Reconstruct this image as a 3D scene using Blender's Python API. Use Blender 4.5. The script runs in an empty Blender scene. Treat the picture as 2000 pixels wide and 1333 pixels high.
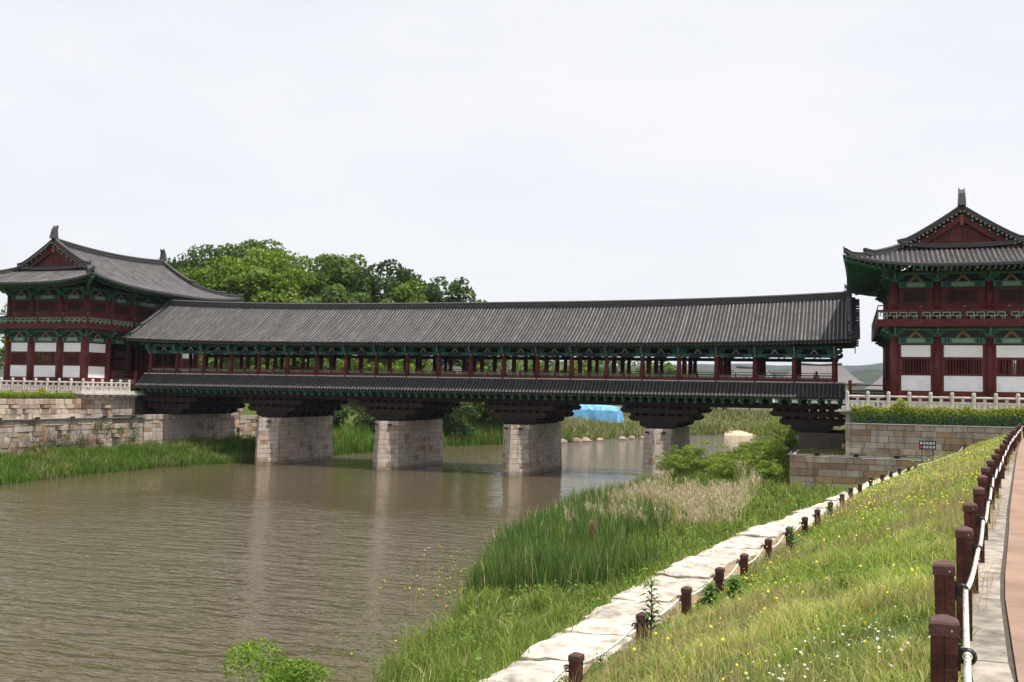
import bpy, math, random
import numpy as np
from mathutils import Vector, Matrix

random.seed(7)
rng = np.random.default_rng(11)
S = bpy.context.scene
COL = S.collection
R = math.radians
pi = math.pi

# ------------------------------------------------------------------ camera
YAW, PITCH, ROLL = R(18.209), R(3.026), R(1.103)
F = Vector((-math.sin(YAW), math.cos(YAW), 0)); RT = Vector((math.cos(YAW), math.sin(YAW), 0)); U = Vector((0, 0, 1))
F2 = F*math.cos(PITCH) + U*math.sin(PITCH); U2 = -F*math.sin(PITCH) + U*math.cos(PITCH)
R3 = RT*math.cos(ROLL) + U2*math.sin(ROLL); U3 = -RT*math.sin(ROLL) + U2*math.cos(ROLL)
cam = bpy.data.cameras.new('camera'); co = bpy.data.objects.new('camera', cam); COL.objects.link(co)
M = Matrix((R3, U3, -F2)).transposed().to_4x4(); M.translation = Vector((66.13, -85.75, 6.94)); co.matrix_world = M
cam.sensor_width = 36; cam.lens = 36*1997.3/2000; cam.clip_start = .1; cam.clip_end = 9000
S.camera = co
CAM = np.array((66.13, -85.75, 6.94))
S.render.resolution_x, S.render.resolution_y = 1024, 682

# ------------------------------------------------------------------ sky, sun, exposure
LD = Vector((-.39, .035, -1)).normalized()          # direction the sunlight travels
w = bpy.data.worlds.new('World'); S.world = w; w.use_nodes = True
nt = w.node_tree; nt.nodes.clear()
o = nt.nodes.new('ShaderNodeOutputWorld')
sky = nt.nodes.new('ShaderNodeTexSky'); sky.sky_type = 'NISHITA'; sky.sun_disc = False
sky.sun_elevation = math.asin(-LD.z); sky.sun_rotation = math.atan2(-LD.x, -LD.y); sky.air_density = 1.2; sky.dust_density = 2.5
b1 = nt.nodes.new('ShaderNodeBackground'); b1.inputs[1].default_value = .10
b2 = nt.nodes.new('ShaderNodeBackground'); b2.inputs[0].default_value = (.935, .94, .98, 1); b2.inputs[1].default_value = .90
tc = nt.nodes.new('ShaderNodeTexCoord')
mp = nt.nodes.new('ShaderNodeMapping'); mp.inputs['Scale'].default_value = (1.2, 1.2, 4.2); mp.inputs['Rotation'].default_value = (.25, .1, .4)
nz = nt.nodes.new('ShaderNodeTexNoise'); nz.inputs['Scale'].default_value = 1.5; nz.inputs['Detail'].default_value = 6; nz.inputs['Roughness'].default_value = .55
rp = nt.nodes.new('ShaderNodeMapRange'); rp.inputs[1].default_value = .3; rp.inputs[2].default_value = .62; rp.inputs[3].default_value = .80; rp.inputs[4].default_value = .97
mx = nt.nodes.new('ShaderNodeMixShader')
L = nt.links.new
L(sky.outputs[0], b1.inputs[0]); L(tc.outputs['Generated'], mp.inputs[0]); L(mp.outputs[0], nz.inputs['Vector'])
L(nz.outputs[0], rp.inputs[0]); L(rp.outputs[0], mx.inputs[0]); L(b1.outputs[0], mx.inputs[1]); L(b2.outputs[0], mx.inputs[2]); L(mx.outputs[0], o.inputs[0])
sl = bpy.data.lights.new('sun', 'SUN'); sl.energy = 4.8; sl.angle = R(.6); sl.color = (1, .95, .87)
so = bpy.data.objects.new('sun', sl); COL.objects.link(so); so.rotation_euler = LD.to_track_quat('-Z', 'Y').to_euler(); so.location = (60, -60, 60)
vs = S.view_settings; vs.view_transform = 'Standard'; vs.look = 'None'; vs.exposure = .22; vs.gamma = 1; vs.use_curve_mapping = False

# ------------------------------------------------------------------ materials
def mat(name, col, rough=.75, var=.15, scale=3, bump=0, bscale=20, rnd=0, ramp=None, spec=.3, col2=None, metal=0, dirt=0, dscale=1.5):
    """procedural paint: noise between col and col2, per-object random value, fine bump"""
    m = bpy.data.materials.new(name); m.use_nodes = True; t = m.node_tree; B = t.nodes['Principled BSDF']
    n = t.nodes.new; l = t.links.new
    B.inputs['Roughness'].default_value = rough; B.inputs['Specular IOR Level'].default_value = spec; B.inputs['Metallic'].default_value = metal
    g = n('ShaderNodeTexCoord'); ns = n('ShaderNodeTexNoise'); ns.inputs['Scale'].default_value = scale; ns.inputs['Detail'].default_value = 5
    oi = n('ShaderNodeObjectInfo'); ad = n('ShaderNodeVectorMath'); ad.operation = 'ADD'
    sc = n('ShaderNodeVectorMath'); sc.operation = 'SCALE'; sc.inputs[0].default_value = (37, 17, 53); l(oi.outputs['Random'], sc.inputs['Scale'])
    l(g.outputs['Object'], ad.inputs[0]); l(sc.outputs[0], ad.inputs[1]); l(ad.outputs[0], ns.inputs['Vector'])
    c2 = col2 or tuple(c*(1-var) for c in col)
    base = n('ShaderNodeMix'); base.data_type = 'RGBA'; base.inputs[6].default_value = (*col, 1); base.inputs[7].default_value = (*c2, 1)
    mr = n('ShaderNodeMapRange'); mr.inputs[1].default_value = .35; mr.inputs[2].default_value = .65; l(ns.outputs[0], mr.inputs[0]); l(mr.outputs[0], base.inputs[0])
    out = base.outputs[2]
    if ramp:
        cr = n('ShaderNodeValToRGB'); cr.color_ramp.interpolation = 'CONSTANT'
        while len(cr.color_ramp.elements) < len(ramp): cr.color_ramp.elements.new(.5)
        for e, (p, c) in zip(cr.color_ramp.elements, ramp): e.position = p; e.color = (*c, 1)
        l(oi.outputs['Random'], cr.inputs[0])
        mm = n('ShaderNodeMix'); mm.data_type = 'RGBA'; mm.blend_type = 'MULTIPLY'; mm.inputs[0].default_value = 1
        l(out, mm.inputs[6]); l(cr.outputs[0], mm.inputs[7]); out = mm.outputs[2]
    if rnd:
        hs = n('ShaderNodeHueSaturation'); r2 = n('ShaderNodeMapRange'); r2.inputs[3].default_value = 1-rnd; r2.inputs[4].default_value = 1+rnd
        wn = n('ShaderNodeTexWhiteNoise'); wn.noise_dimensions = '1D'; l(oi.outputs['Random'], wn.inputs['W']); l(wn.outputs[0], r2.inputs[0])
        l(r2.outputs[0], hs.inputs['Value']); l(out, hs.inputs['Color']); out = hs.outputs[0]
    if dirt:
        gp = n('ShaderNodeNewGeometry'); dn = n('ShaderNodeTexNoise'); dn.inputs['Scale'].default_value = dscale; dn.inputs['Detail'].default_value = 7; dn.inputs['Roughness'].default_value = .65; l(gp.outputs['Position'], dn.inputs['Vector'])
        dr = n('ShaderNodeMapRange'); dr.inputs[1].default_value = .47; dr.inputs[2].default_value = .68; dr.inputs[3].default_value = 1; dr.inputs[4].default_value = 1-dirt; l(dn.outputs[0], dr.inputs[0])
        dm = n('ShaderNodeMix'); dm.data_type = 'RGBA'; dm.blend_type = 'MULTIPLY'; dm.inputs[0].default_value = 1; l(out, dm.inputs[6]); l(dr.outputs[0], dm.inputs[7]); out = dm.outputs[2]
    l(out, B.inputs['Base Color'])
    if bump:
        bn = n('ShaderNodeTexNoise'); bn.inputs['Scale'].default_value = bscale; bn.inputs['Detail'].default_value = 6; l(ad.outputs[0], bn.inputs['Vector'])
        bp = n('ShaderNodeBump'); bp.inputs['Strength'].default_value = bump; bp.inputs['Distance'].default_value = .05; l(bn.outputs[0], bp.inputs['Height']); l(bp.outputs[0], B.inputs['Normal'])
    return m

MT = {}
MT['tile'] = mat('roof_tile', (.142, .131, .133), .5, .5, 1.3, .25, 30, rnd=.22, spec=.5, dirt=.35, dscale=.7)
MT['shadedskirt'] = mat('shaded_skirt_tile', (.085, .080, .084), .5, .4, 3, .25, 30, rnd=.22, spec=.5)  # roof tile darkened: shade under the main eave put into its colour
MT['shadedpan'] = mat('shaded_pan_tile', (.020, .018, .018), .8, .35, 8, .3, 12, spec=.4)  # shade in the valleys between cover rows painted into the near-black colour
MT['ridge'] = mat('ridge_tile', (.075, .07, .074), .6, .3, 5, .2, 25)
MT['red'] = mat('red_lacquer', (.135, .019, .019), .6, .4, 1.5, .12, 25, rnd=.08, dirt=.35, dscale=2)
MT['redplank'] = mat('red_planks', (.115, .021, .019), .65, .5, 2.5, .2, 20, rnd=.22)
MT['green'] = mat('green_paint', (.050, .175, .110), .6, .4, 4, rnd=.08)
MT['teal'] = mat('teal_paint', (.026, .098, .090), .6, .45, 4, rnd=.12)
MT['tealbright'] = mat('bracket_green', (.04, .19, .13), .6, .35, 4, rnd=.12)
MT['navy'] = mat('navy_board', (.012, .018, .04), .7)
MT['beige'] = mat('beige_paint', (.27, .23, .16), .7, .3, 8)
MT['orange'] = mat('red_ornament', (.28, .11, .07), .7, .5, 14)
MT['mint'] = mat('mint_paint', (.22, .33, .25), .65, .2, 5)
MT['white'] = mat('white_plaster', (.84, .84, .85), .85, .05, 2, dirt=.10, dscale=1.5)
MT['dark'] = mat('dark_timber', (.017, .010, .009), .75, .4, 2, .15, 15, rnd=.12)
MT['brown'] = mat('girder_timber', (.032, .013, .010), .7, .4, 2, .15, 15, rnd=.15)
MT['deck'] = mat('deck_board', (.12, .08, .06), .8, .3, 3)
MT['black'] = mat('black_metal', (.02, .021, .022), .45, .2, 6)
MT['steel'] = mat('grey_pipe', (.17, .20, .23), .45, .25, 5)
STR = [(0, (1, .95, .90)), (.16, (.84, .80, .76)), (.32, (1.12, 1.08, 1.03)), (.48, (.95, .86, .78)), (.62, (1.03, 1.0, .98)), (.78, (.80, .66, .55)), (.88, (.62, .47, .36)), (.95, (1.0, .74, .50))]
MT['stone'] = mat('granite_block', (.46, .40, .35), .85, .22, 2.2, .5, 9, rnd=.10, ramp=STR)
MT['stonep'] = mat('pier_granite', (.52, .455, .405), .82, .18, 2.2, .3, 14, rnd=.07, ramp=[(0, (1, .96, .92)), (.25, (.90, .86, .83)), (.45, (1.08, 1.05, 1.02)), (.66, (.97, .90, .84)), (.82, (1.02, .99, .97)), (.91, (.80, .66, .56)), (.96, (.72, .52, .38))])
def stain(m, z0, z1, col):
    """silt and algae tide mark above the river level"""
    t = m.node_tree; B = t.nodes['Principled BSDF']; src = B.inputs['Base Color'].links[0].from_socket; n = t.nodes.new; l = t.links.new
    g = n('ShaderNodeNewGeometry'); sx = n('ShaderNodeSeparateXYZ'); l(g.outputs['Position'], sx.inputs[0]); ns = n('ShaderNodeTexNoise'); ns.inputs['Scale'].default_value = 2.5; ns.inputs['Detail'].default_value = 4; l(g.outputs['Position'], ns.inputs['Vector'])
    a = n('ShaderNodeMath'); a.operation = 'MULTIPLY_ADD'; a.inputs[1].default_value = -.6; l(ns.outputs[0], a.inputs[0]); l(sx.outputs['Z'], a.inputs[2])
    r = n('ShaderNodeMapRange'); r.inputs[1].default_value = z0-.3; r.inputs[2].default_value = z1-.3; r.inputs[3].default_value = .75; r.inputs[4].default_value = 0; l(a.outputs[0], r.inputs[0])
    mx_ = n('ShaderNodeMix'); mx_.data_type = 'RGBA'; mx_.inputs[7].default_value = (*col, 1); l(r.outputs[0], mx_.inputs[0]); l(src, mx_.inputs[6]); l(mx_.outputs[2], B.inputs['Base Color'])
    # rain streaks down the faces
    mp_ = n('ShaderNodeMapping'); mp_.inputs['Scale'].default_value = (3.2, 3.2, .35); l(g.outputs['Position'], mp_.inputs[0]); n2 = n('ShaderNodeTexNoise'); n2.inputs['Scale'].default_value = 1; n2.inputs['Detail'].default_value = 4; l(mp_.outputs[0], n2.inputs['Vector'])
    r2 = n('ShaderNodeMapRange'); r2.inputs[1].default_value = .5; r2.inputs[2].default_value = .72; r2.inputs[3].default_value = 1; r2.inputs[4].default_value = .62; l(n2.outputs[0], r2.inputs[0])
    m3 = n('ShaderNodeMix'); m3.data_type = 'RGBA'; m3.blend_type = 'MULTIPLY'; m3.inputs[0].default_value = 1; l(mx_.outputs[2], m3.inputs[6]); l(r2.outputs[0], m3.inputs[7]); l(m3.outputs[2], B.inputs['Base Color'])
stain(MT['stonep'], .05, .55, (.16, .125, .085)); stain(MT['stone'], .0, .4, (.14, .115, .08))
MT['mortar'] = mat('dark_joint', (.10, .085, .07), .9, .3, 4)
MT['rail'] = mat('pale_granite', (.62, .57, .52), .8, .2, 3, .25, 30, rnd=.08, dirt=.3, dscale=3)
MT['cornice'] = mat('cornice_granite', (.55, .50, .44), .8, .25, 2, .25, 20, rnd=.1)
MT['slab'] = mat('walkway_granite', (.66, .585, .50), .9, .35, 5, .9, 7, rnd=.14, dirt=.5, dscale=2.5)
MT['kerb'] = mat('kerb_granite', (.40, .35, .295), .88, .42, 5, .7, 12, rnd=.16, dirt=.5, dscale=4)
MT['path'] = mat('pink_paving', (.36, .235, .175), .85, .2, 1.2, .5, 60, dirt=.25, dscale=1.2)
MT['post'] = mat('brown_post', (.095, .031, .022), .75, .5, 9, .4, 30, rnd=.18, dirt=.3, dscale=9)
MT['cap'] = mat('post_cap', (.105, .045, .038), .6, .3, 12, .2, 40, rnd=.12, spec=.4)
MT['rope'] = mat('white_rope', (.70, .67, .61), .85, .25, 12, .5, 90)
MT['mesh'] = mat('green_wire', (.012, .085, .07), .5, .1, 4)
MT['bark'] = mat('bark', (.085, .065, .048), .9, .4, 4, .5, 12)
MT['skin'] = mat('skin', (.42, .26, .18), .6, .05)
MT['cloth'] = mat('dark_cloth', (.022, .022, .027), .85, .2)
MT['hair'] = mat('black_hair', (.01, .009, .008), .6)
MT['roofgrey'] = mat('far_roof', (.17, .155, .16), .7, .2, 2)
MT['cream'] = mat('far_wall', (.68, .63, .55), .8, .1)
MT['sand'] = mat('sand', (.62, .47, .33), .9, .25, 1.5, .3, 5)
MT['rock'] = mat('bank_rock', (.36, .27, .20), .9, .35, 2, .5, 6, rnd=.2)
MT['signface'] = mat('sign_panel', (.03, .03, .04), .4)
MT['signwhite'] = mat('sign_print', (.72, .72, .74), .6, .4, 9)
MT['signred'] = mat('sign_red', (.5, .12, .10), .6)

def attr_mat(name, rough=.6, trans=.35, spec=.25):
    """leaf / grass: colour from the mesh attribute 'col', light passes through"""
    m = bpy.data.materials.new(name); m.use_nodes = True; t = m.node_tree; B = t.nodes['Principled BSDF']
    a = t.nodes.new('ShaderNodeAttribute'); a.attribute_name = 'col'
    t.links.new(a.outputs['Color'], B.inputs['Base Color']); B.inputs['Roughness'].default_value = rough; B.inputs['Specular IOR Level'].default_value = spec
    tr = t.nodes.new('ShaderNodeBsdfTranslucent'); hs = t.nodes.new('ShaderNodeHueSaturation'); hs.inputs['Value'].default_value = 1.3; hs.inputs['Saturation'].default_value = 1.1
    t.links.new(a.outputs['Color'], hs.inputs['Color']); t.links.new(hs.outputs[0], tr.inputs[0])
    mxs = t.nodes.new('ShaderNodeMixShader'); mxs.inputs[0].default_value = trans
    t.links.new(B.outputs[0], mxs.inputs[1]); t.links.new(tr.outputs[0], mxs.inputs[2]); t.links.new(mxs.outputs[0], t.nodes['Material Output'].inputs[0])
    return m
MT['leaf'] = attr_mat('leaf'); MT['grass'] = attr_mat('grass_blade', .65, .3); MT['dry'] = attr_mat('dry_stem', .8, .2)
MT['petal'] = attr_mat('petal', .6, .2)

# ------------------------------------------------------------------ helpers
WO = {}                                            # world origin of each object
def reg(ob, wo): WO[ob.name] = Vector(wo); return ob
def put(name, me, wo, parent=None, rotz=0, scale=None):
    ob = bpy.data.objects.new(name, me); COL.objects.link(ob)
    wo = Vector(wo)
    ob.location = wo - (WO[parent.name] if parent else Vector())
    if parent: ob.parent = parent
    if rotz: ob.rotation_euler.z = rotz
    if scale: ob.scale = scale
    return reg(ob, wo)
def tag(ob, label, cat=None, group=None, kind=None):
    if label: ob['label'] = label
    if cat: ob['category'] = cat
    if group: ob['group'] = group
    if kind: ob['kind'] = kind
    return ob
def thing(name, label, cat, loc, group=None):
    ob = bpy.data.objects.new(name, None); COL.objects.link(ob); ob.location = loc; ob.empty_display_size = .3
    reg(ob, loc); return tag(ob, label, cat, group)

class MB:
    def __init__(s): s.v = []; s.f = []; s.m = []
    def quadbox(s, P, mi=0):
        """P: 8 points, bottom ring 0-3 then top ring 4-7"""
        n = len(s.v); s.v += [tuple(p) for p in P]
        for q in ((3, 2, 1, 0), (4, 5, 6, 7), (0, 1, 5, 4), (1, 2, 6, 5), (2, 3, 7, 6), (3, 0, 4, 7)):
            s.f.append(tuple(n+i for i in q)); s.m.append(mi)
        return s
    def box(s, c, d, mi=0, rz=0):
        x, y, z = c; a, b, h = d[0]/2, d[1]/2, d[2]/2; P = []
        cs, sn = math.cos(rz), math.sin(rz)
        for zz in (-h, h):
            for q in ((-a, -b), (a, -b), (a, b), (-a, b)):
                P.append((x+q[0]*cs-q[1]*sn, y+q[0]*sn+q[1]*cs, z+zz))
        return s.quadbox(P, mi)
    def bb(s, x0, x1, y0, y1, z0, z1, mi=0): return s.box(((x0+x1)/2, (y0+y1)/2, (z0+z1)/2), (x1-x0, y1-y0, z1-z0), mi)
    def loft(s, rings, cap=True, mi=0, close=True, capmi=None):
        n0 = len(s.v); k = len(rings[0])
        for r in rings: s.v += [tuple(p) for p in r]
        for i in range(len(rings)-1):
            for j in range(k if close else k-1):
                a = n0+i*k+j; b = n0+i*k+(j+1) % k
                s.f.append((a, b, b+k, a+k)); s.m.append(mi)
        if cap and close:
            cm = mi if capmi is None else capmi
            s.f.append(tuple(n0+j for j in reversed(range(k)))); s.m.append(cm)
            s.f.append(tuple(n0+(len(rings)-1)*k+j for j in range(k))); s.m.append(mi)
        return s
    def tube(s, pts, rad, n=6, cap=True, mi=0, capmi=None):
        pts = [Vector(p) for p in pts]; rs = rad if isinstance(rad, (list, tuple)) else [rad]*len(pts); rings = []
        for i, p in enumerate(pts):
            d = (pts[min(i+1, len(pts)-1)]-pts[max(i-1, 0)]).normalized()
            a = d.orthogonal().normalized() if abs(d.z) > .9 else d.cross(Vector((0, 0, 1))).normalized(); b = a.cross(d)
            rings.append([p+(a*math.cos(2*pi*j/n)+b*math.sin(2*pi*j/n))*rs[i] for j in range(n)])
        return s.loft(rings, cap, mi, True, capmi)
    def prism(s, poly, axis, t0, t1, mi=0):
        """polygon of 2D points extruded along axis ('x': poly is (y,z); 'y': poly is (x,z); 'z': poly is (x,y))"""
        def P(q, t): return {'x': (t, q[0], q[1]), 'y': (q[0], t, q[1]), 'z': (q[0], q[1], t)}[axis]
        return s.loft([[P(q, t0) for q in poly], [P(q, t1) for q in poly]], True, mi)
    def mesh(s, name, mats, origin=(0, 0, 0), smooth=False):
        me = bpy.data.meshes.new(name); ox, oy, oz = origin
        me.from_pydata([(x-ox, y-oy, z-oz) for x, y, z in s.v], [], s.f)
        for m in (mats if isinstance(mats, (list, tuple)) else [mats]): me.materials.append(MT[m] if isinstance(m, str) else m)
        if any(s.m): me.polygons.foreach_set('material_index', s.m)
        if smooth: me.polygons.foreach_set('use_smooth', [True]*len(me.polygons))
        import bmesh
        bm = bmesh.new(); bm.from_mesh(me); bmesh.ops.recalc_face_normals(bm, faces=bm.faces); bm.to_mesh(me); bm.free()
        return me
    def build(s, name, mats, parent=None, smooth=False, origin=None):
        a = np.array(s.v); lo, hi = a.min(0), a.max(0)
        if origin is None: origin = ((lo[0]+hi[0])/2, (lo[1]+hi[1])/2, lo[2])
        return put(name, s.mesh(name, mats, origin, smooth), origin, parent)

def np_mesh(name, V, Fc, mats, col=None, smooth=False):
    """fast mesh from numpy: V (n,3), Fc list of (m,k) index arrays with k = 3 or 4"""
    me = bpy.data.meshes.new(name); V = np.asarray(V, np.float32)
    me.vertices.add(len(V)); me.vertices.foreach_set('co', V.ravel())
    Fc = Fc if isinstance(Fc, list) else [Fc]
    loops = np.concatenate([f.ravel() for f in Fc]).astype(np.int32)
    tot = np.concatenate([np.full(len(f), f.shape[1]) for f in Fc]).astype(np.int32)
    st = np.concatenate([[0], np.cumsum(tot)[:-1]]).astype(np.int32)
    me.loops.add(len(loops)); me.loops.foreach_set('vertex_index', loops)
    me.polygons.add(len(tot)); me.polygons.foreach_set('loop_start', st); me.polygons.foreach_set('loop_total', tot)
    if smooth: me.polygons.foreach_set('use_smooth', np.ones(len(tot), bool))
    me.update(calc_edges=True)
    if col is not None:
        c = np.ones((len(V), 4), np.float32); c[:, :3] = col
        a = me.color_attributes.new('col', 'FLOAT_COLOR', 'POINT'); a.data.foreach_set('color', c.ravel())
    for m in (mats if isinstance(mats, (list, tuple)) else [mats]): me.materials.append(MT[m] if isinstance(m, str) else m)
    return me

def vnoise(x, y, s=1.0, seed=0):
    """cheap smooth value noise in 0..1"""
    x = np.asarray(x)/s+seed*13.7; y = np.asarray(y)/s+seed*7.3
    xi = np.floor(x); yi = np.floor(y); fx = x-xi; fy = y-yi
    fx = fx*fx*(3-2*fx); fy = fy*fy*(3-2*fy)
    h = lambda a, b: np.modf(np.abs(np.sin(a*127.1+b*311.7+seed)*43758.5453))[0]
    return (h(xi, yi)*(1-fx)+h(xi+1, yi)*fx)*(1-fy)+(h(xi, yi+1)*(1-fx)+h(xi+1, yi+1)*fx)*fy

# ------------------------------------------------------------------ terrain
LEFT = [(9, -400), (10, -120), (10.1, -29), (9.1, -20), (8.9, -10.6), (11.2, -1), (12.2, 8), (12.9, 14.5), (13.9, 21), (16, 39.7), (24.8, 60), (31, 88), (39, 110), (47, 118), (72, 136), (140, 165), (420, 260)]
RIGHT = [(420, 215), (150, 132), (92, 104), (66, 76), (57, 52), (54, 36), (52.2, 18), (51.2, 5), (50.6, -8), (50.5, -26), (51.8, -44), (53.6, -50), (55.1, -59), (55.6, -66), (55.2, -76), (54, -120), (54, -400)]
POLY = np.array(LEFT+RIGHT, float)
def river_sd(X, Y):
    """signed distance to the river outline, negative in the water"""
    d = np.full(X.shape, 1e9); ins = np.zeros(X.shape, bool); n = len(POLY)
    for i in range(n):
        a = POLY[i]; b = POLY[(i+1) % n]; e = b-a; L2 = (e*e).sum()
        t = np.clip(((X-a[0])*e[0]+(Y-a[1])*e[1])/L2, 0, 1)
        d = np.minimum(d, np.hypot(X-a[0]-t*e[0], Y-a[1]-t*e[1]))
        c = ((a[1] > Y) != (b[1] > Y)) & (X < e[0]*(Y-a[1])/(e[1] if abs(e[1]) > 1e-9 else 1e-9)+a[0]); ins ^= c
    return np.where(ins, -d, d)
UY = [-120, -85, -81, -77.5, -73.3, -69.3, -64.8, -59.2, -53, -47.2, -41, -28, -20, 0, 60]
UX = [64.6, 66.25, 66.5, 66.95, 67.5, 68.05, 68.72, 69.58, 70.5, 71.43, 72.4, 74.4, 76.2, 82, 104]       # upper fence
KY = [-120, -85, -78.6, -75, -70.8, -67.3, -50.4, -35, -20, 0, 60]
KX = [65.4, 66.75, 67.13, 67.52, 68.13, 68.62, 71.1, 73.4, 75.9, 80.5, 103]                              # path edge
LY = [-120, -85, -76, -72.1, -70.4, -68.9, -66.8, -65, -63, -61.2, -59.4, -56.9, -54.6, -52.9, -49.8, -48, -46.1, -44.1, -42.2, -40.1, -26.2, -17.7, 0, 60]
LX = [61.6, 63.0, 63.62, 64.12, 64.34, 64.54, 64.8, 65.05, 65.28, 65.48, 65.73, 66, 66.22, 66.48, 66.86, 67.28, 67.63, 68, 68.43, 68.82, 71.7, 72.9, 76, 98]   # lower fence
WY = [-120, -85, -75.4, -73.6, -71.5, -69.3, -66, -62.6, -59.3, -54, -46, -40, -26, 0, 60]
WX = [61.4, 62.2, 62.45, 62.55, 62.68, 62.87, 63.2, 63.71, 64.25, 65.3, 66.6, 67.8, 70.6, 75, 97]        # walkway river edge
upx = lambda y: np.interp(y, UY, UX); kpx = lambda y: np.interp(y, KY, KX); lpx = lambda y: np.interp(y, LY, LX); wpx = lambda y: np.interp(y, WY, WX)
sm = lambda t: np.clip(t, 0, 1)**2*(3-2*np.clip(t, 0, 1))
PZ, WZ = 5.2, 3.9
def height(X, Y):
    X = np.asarray(X, float); Y = np.asarray(Y, float)
    sd = river_sd(X, Y)
    z = np.where(sd < 0, np.maximum(-1.2, sd*.5)-.12, 0)
    # generic bank
    g = .02+1.0*sm(sd/5)+2.6*sm((sd-6)/22)+.9*sm((sd-60)/150)
    # left bank below the wall stays low, behind the wall it is filled
    lw = np.where((X < 1.5) & (Y < 17) & (Y > -60), 3.9, np.minimum(g, .15+1.25*sm(sd/6)))
    lw = np.where((X < -2.2) & (Y < 16) & (Y > -7.5), 6.0, lw)
    hill = 9.5*np.exp(-(((X+28)/30)**2+((Y-62)/26)**2))+6*np.exp(-(((X+5)/22)**2+((Y-66)/18)**2))
    leftg = np.where((X < 14) & (Y < 19), lw, g+hill*sm(sd/12))
    # right bank
    up, lo, wx = upx(Y), lpx(Y), wpx(Y)
    t = np.clip((X-(lo-.05))/np.maximum(up-.25-lo, .3), 0, 1)
    slope = WZ-.04+.24*sm((X-lo+.32)/.34)+(PZ-.24-WZ)*(t*.75+.25*sm(t))
    tt = np.clip(sd/np.maximum(sd+(wx-X), .5), 0, 1)
    Bk = np.interp(Y, [-66, -44], [2.5, 1.15]); bank = .05+Bk*tt**1.25+(3.65-Bk)*sm((tt-.93)/.07)
    rb = np.where(X > up-.25, PZ-.04, np.where(X > lo-.32, slope, np.where(X > wx, WZ-.06, bank)))
    g2 = .1+1.3*sm(sd/9)
    k = sm((Y+20)/18)
    rr = rb*(1-k)+g2*k
    rr = np.where(X > 63.2, np.where(Y > -10.4, np.where((X > 67) & (Y > -9.3), 5.0, 2.7), rb), rr)
    rr = np.where(Y > 17, g+1.2*sm((X-62)/10), rr)
    side = np.where((X > 31) & (Y < 45), rr, leftg)
    side = np.where((Y >= 45), g+hill*sm(sd/12), side)
    z = np.where(sd < 0, z, side)
    z = z+.10*(vnoise(X, Y, 1.7, 3)-.5)*sm(sd/2)*np.where((X > wx-.3) & (Y < -10) & (X > 50), .35, 1)
    far = np.hypot(X-30, Y)
    return np.where(far > 420, 4.5, z)
def axis(d0, d1, step, far):
    a = list(np.arange(d0, d1+1e-6, step)); s = step; x = d1; y = d0
    while x < far: s *= 1.35; x += s; a.append(x)
    s = step
    while y > -far: s *= 1.35; y -= s; a.append(y)
    return np.array(sorted(a))
gx = np.array(sorted(set(np.round(np.concatenate([axis(-24, 60, 1.0, 4200), np.arange(60, 84, .33)]), 3))))
gy = np.array(sorted(set(np.round(np.concatenate([axis(-96, 76, 1.0, 4200), np.arange(-84, -56, .5)]), 3))))
GX, GY = np.meshgrid(gx, gy); GZ = height(GX, GY)
nx, ny = len(gx), len(gy); idx = np.arange(nx*ny).reshape(ny, nx)
FQ = np.stack([idx[:-1, :-1], idx[:-1, 1:], idx[1:, 1:], idx[1:, :-1]], -1).reshape(-1, 4)
def ground_mat():
    m = bpy.data.materials.new('soil_and_turf'); m.use_nodes = True; t = m.node_tree; B = t.nodes['Principled BSDF']; n = t.nodes.new
    g = n('ShaderNodeTexCoord'); a = n('ShaderNodeTexNoise'); a.inputs['Scale'].default_value = .35; a.inputs['Detail'].default_value = 8; a.inputs['Roughness'].default_value = .7
    cr = n('ShaderNodeValToRGB'); E = cr.color_ramp.elements; E[0].position = .3; E[0].color = (.045, .075, .018, 1); E[1].position = .72; E[1].color = (.15, .14, .05, 1)
    e = E.new(.52); e.color = (.075, .105, .025, 1)
    b = n('ShaderNodeTexNoise'); b.inputs['Scale'].default_value = 9; b.inputs['Detail'].default_value = 6
    bp = n('ShaderNodeBump'); bp.inputs['Strength'].default_value = .8; bp.inputs['Distance'].default_value = .12
    for x in (a, b): t.links.new(g.outputs['Object'], x.inputs['Vector'])
    t.links.new(a.outputs[0], cr.inputs[0]); t.links.new(cr.outputs[0], B.inputs['Base Color']); t.links.new(b.outputs[0], bp.inputs['Height']); t.links.new(bp.outputs[0], B.inputs['Normal'])
    B.inputs['Roughness'].default_value = .95; B.inputs['Specular IOR Level'].default_value = .1
    return m
MT['ground'] = ground_mat()
gr = put('ground', np_mesh('ground', np.stack([GX.ravel(), GY.ravel(), GZ.ravel()], 1), FQ, 'ground', smooth=True), (0, 0, 0)); tag(gr, 'grassy river banks and open fields', kind='structure')

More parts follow.
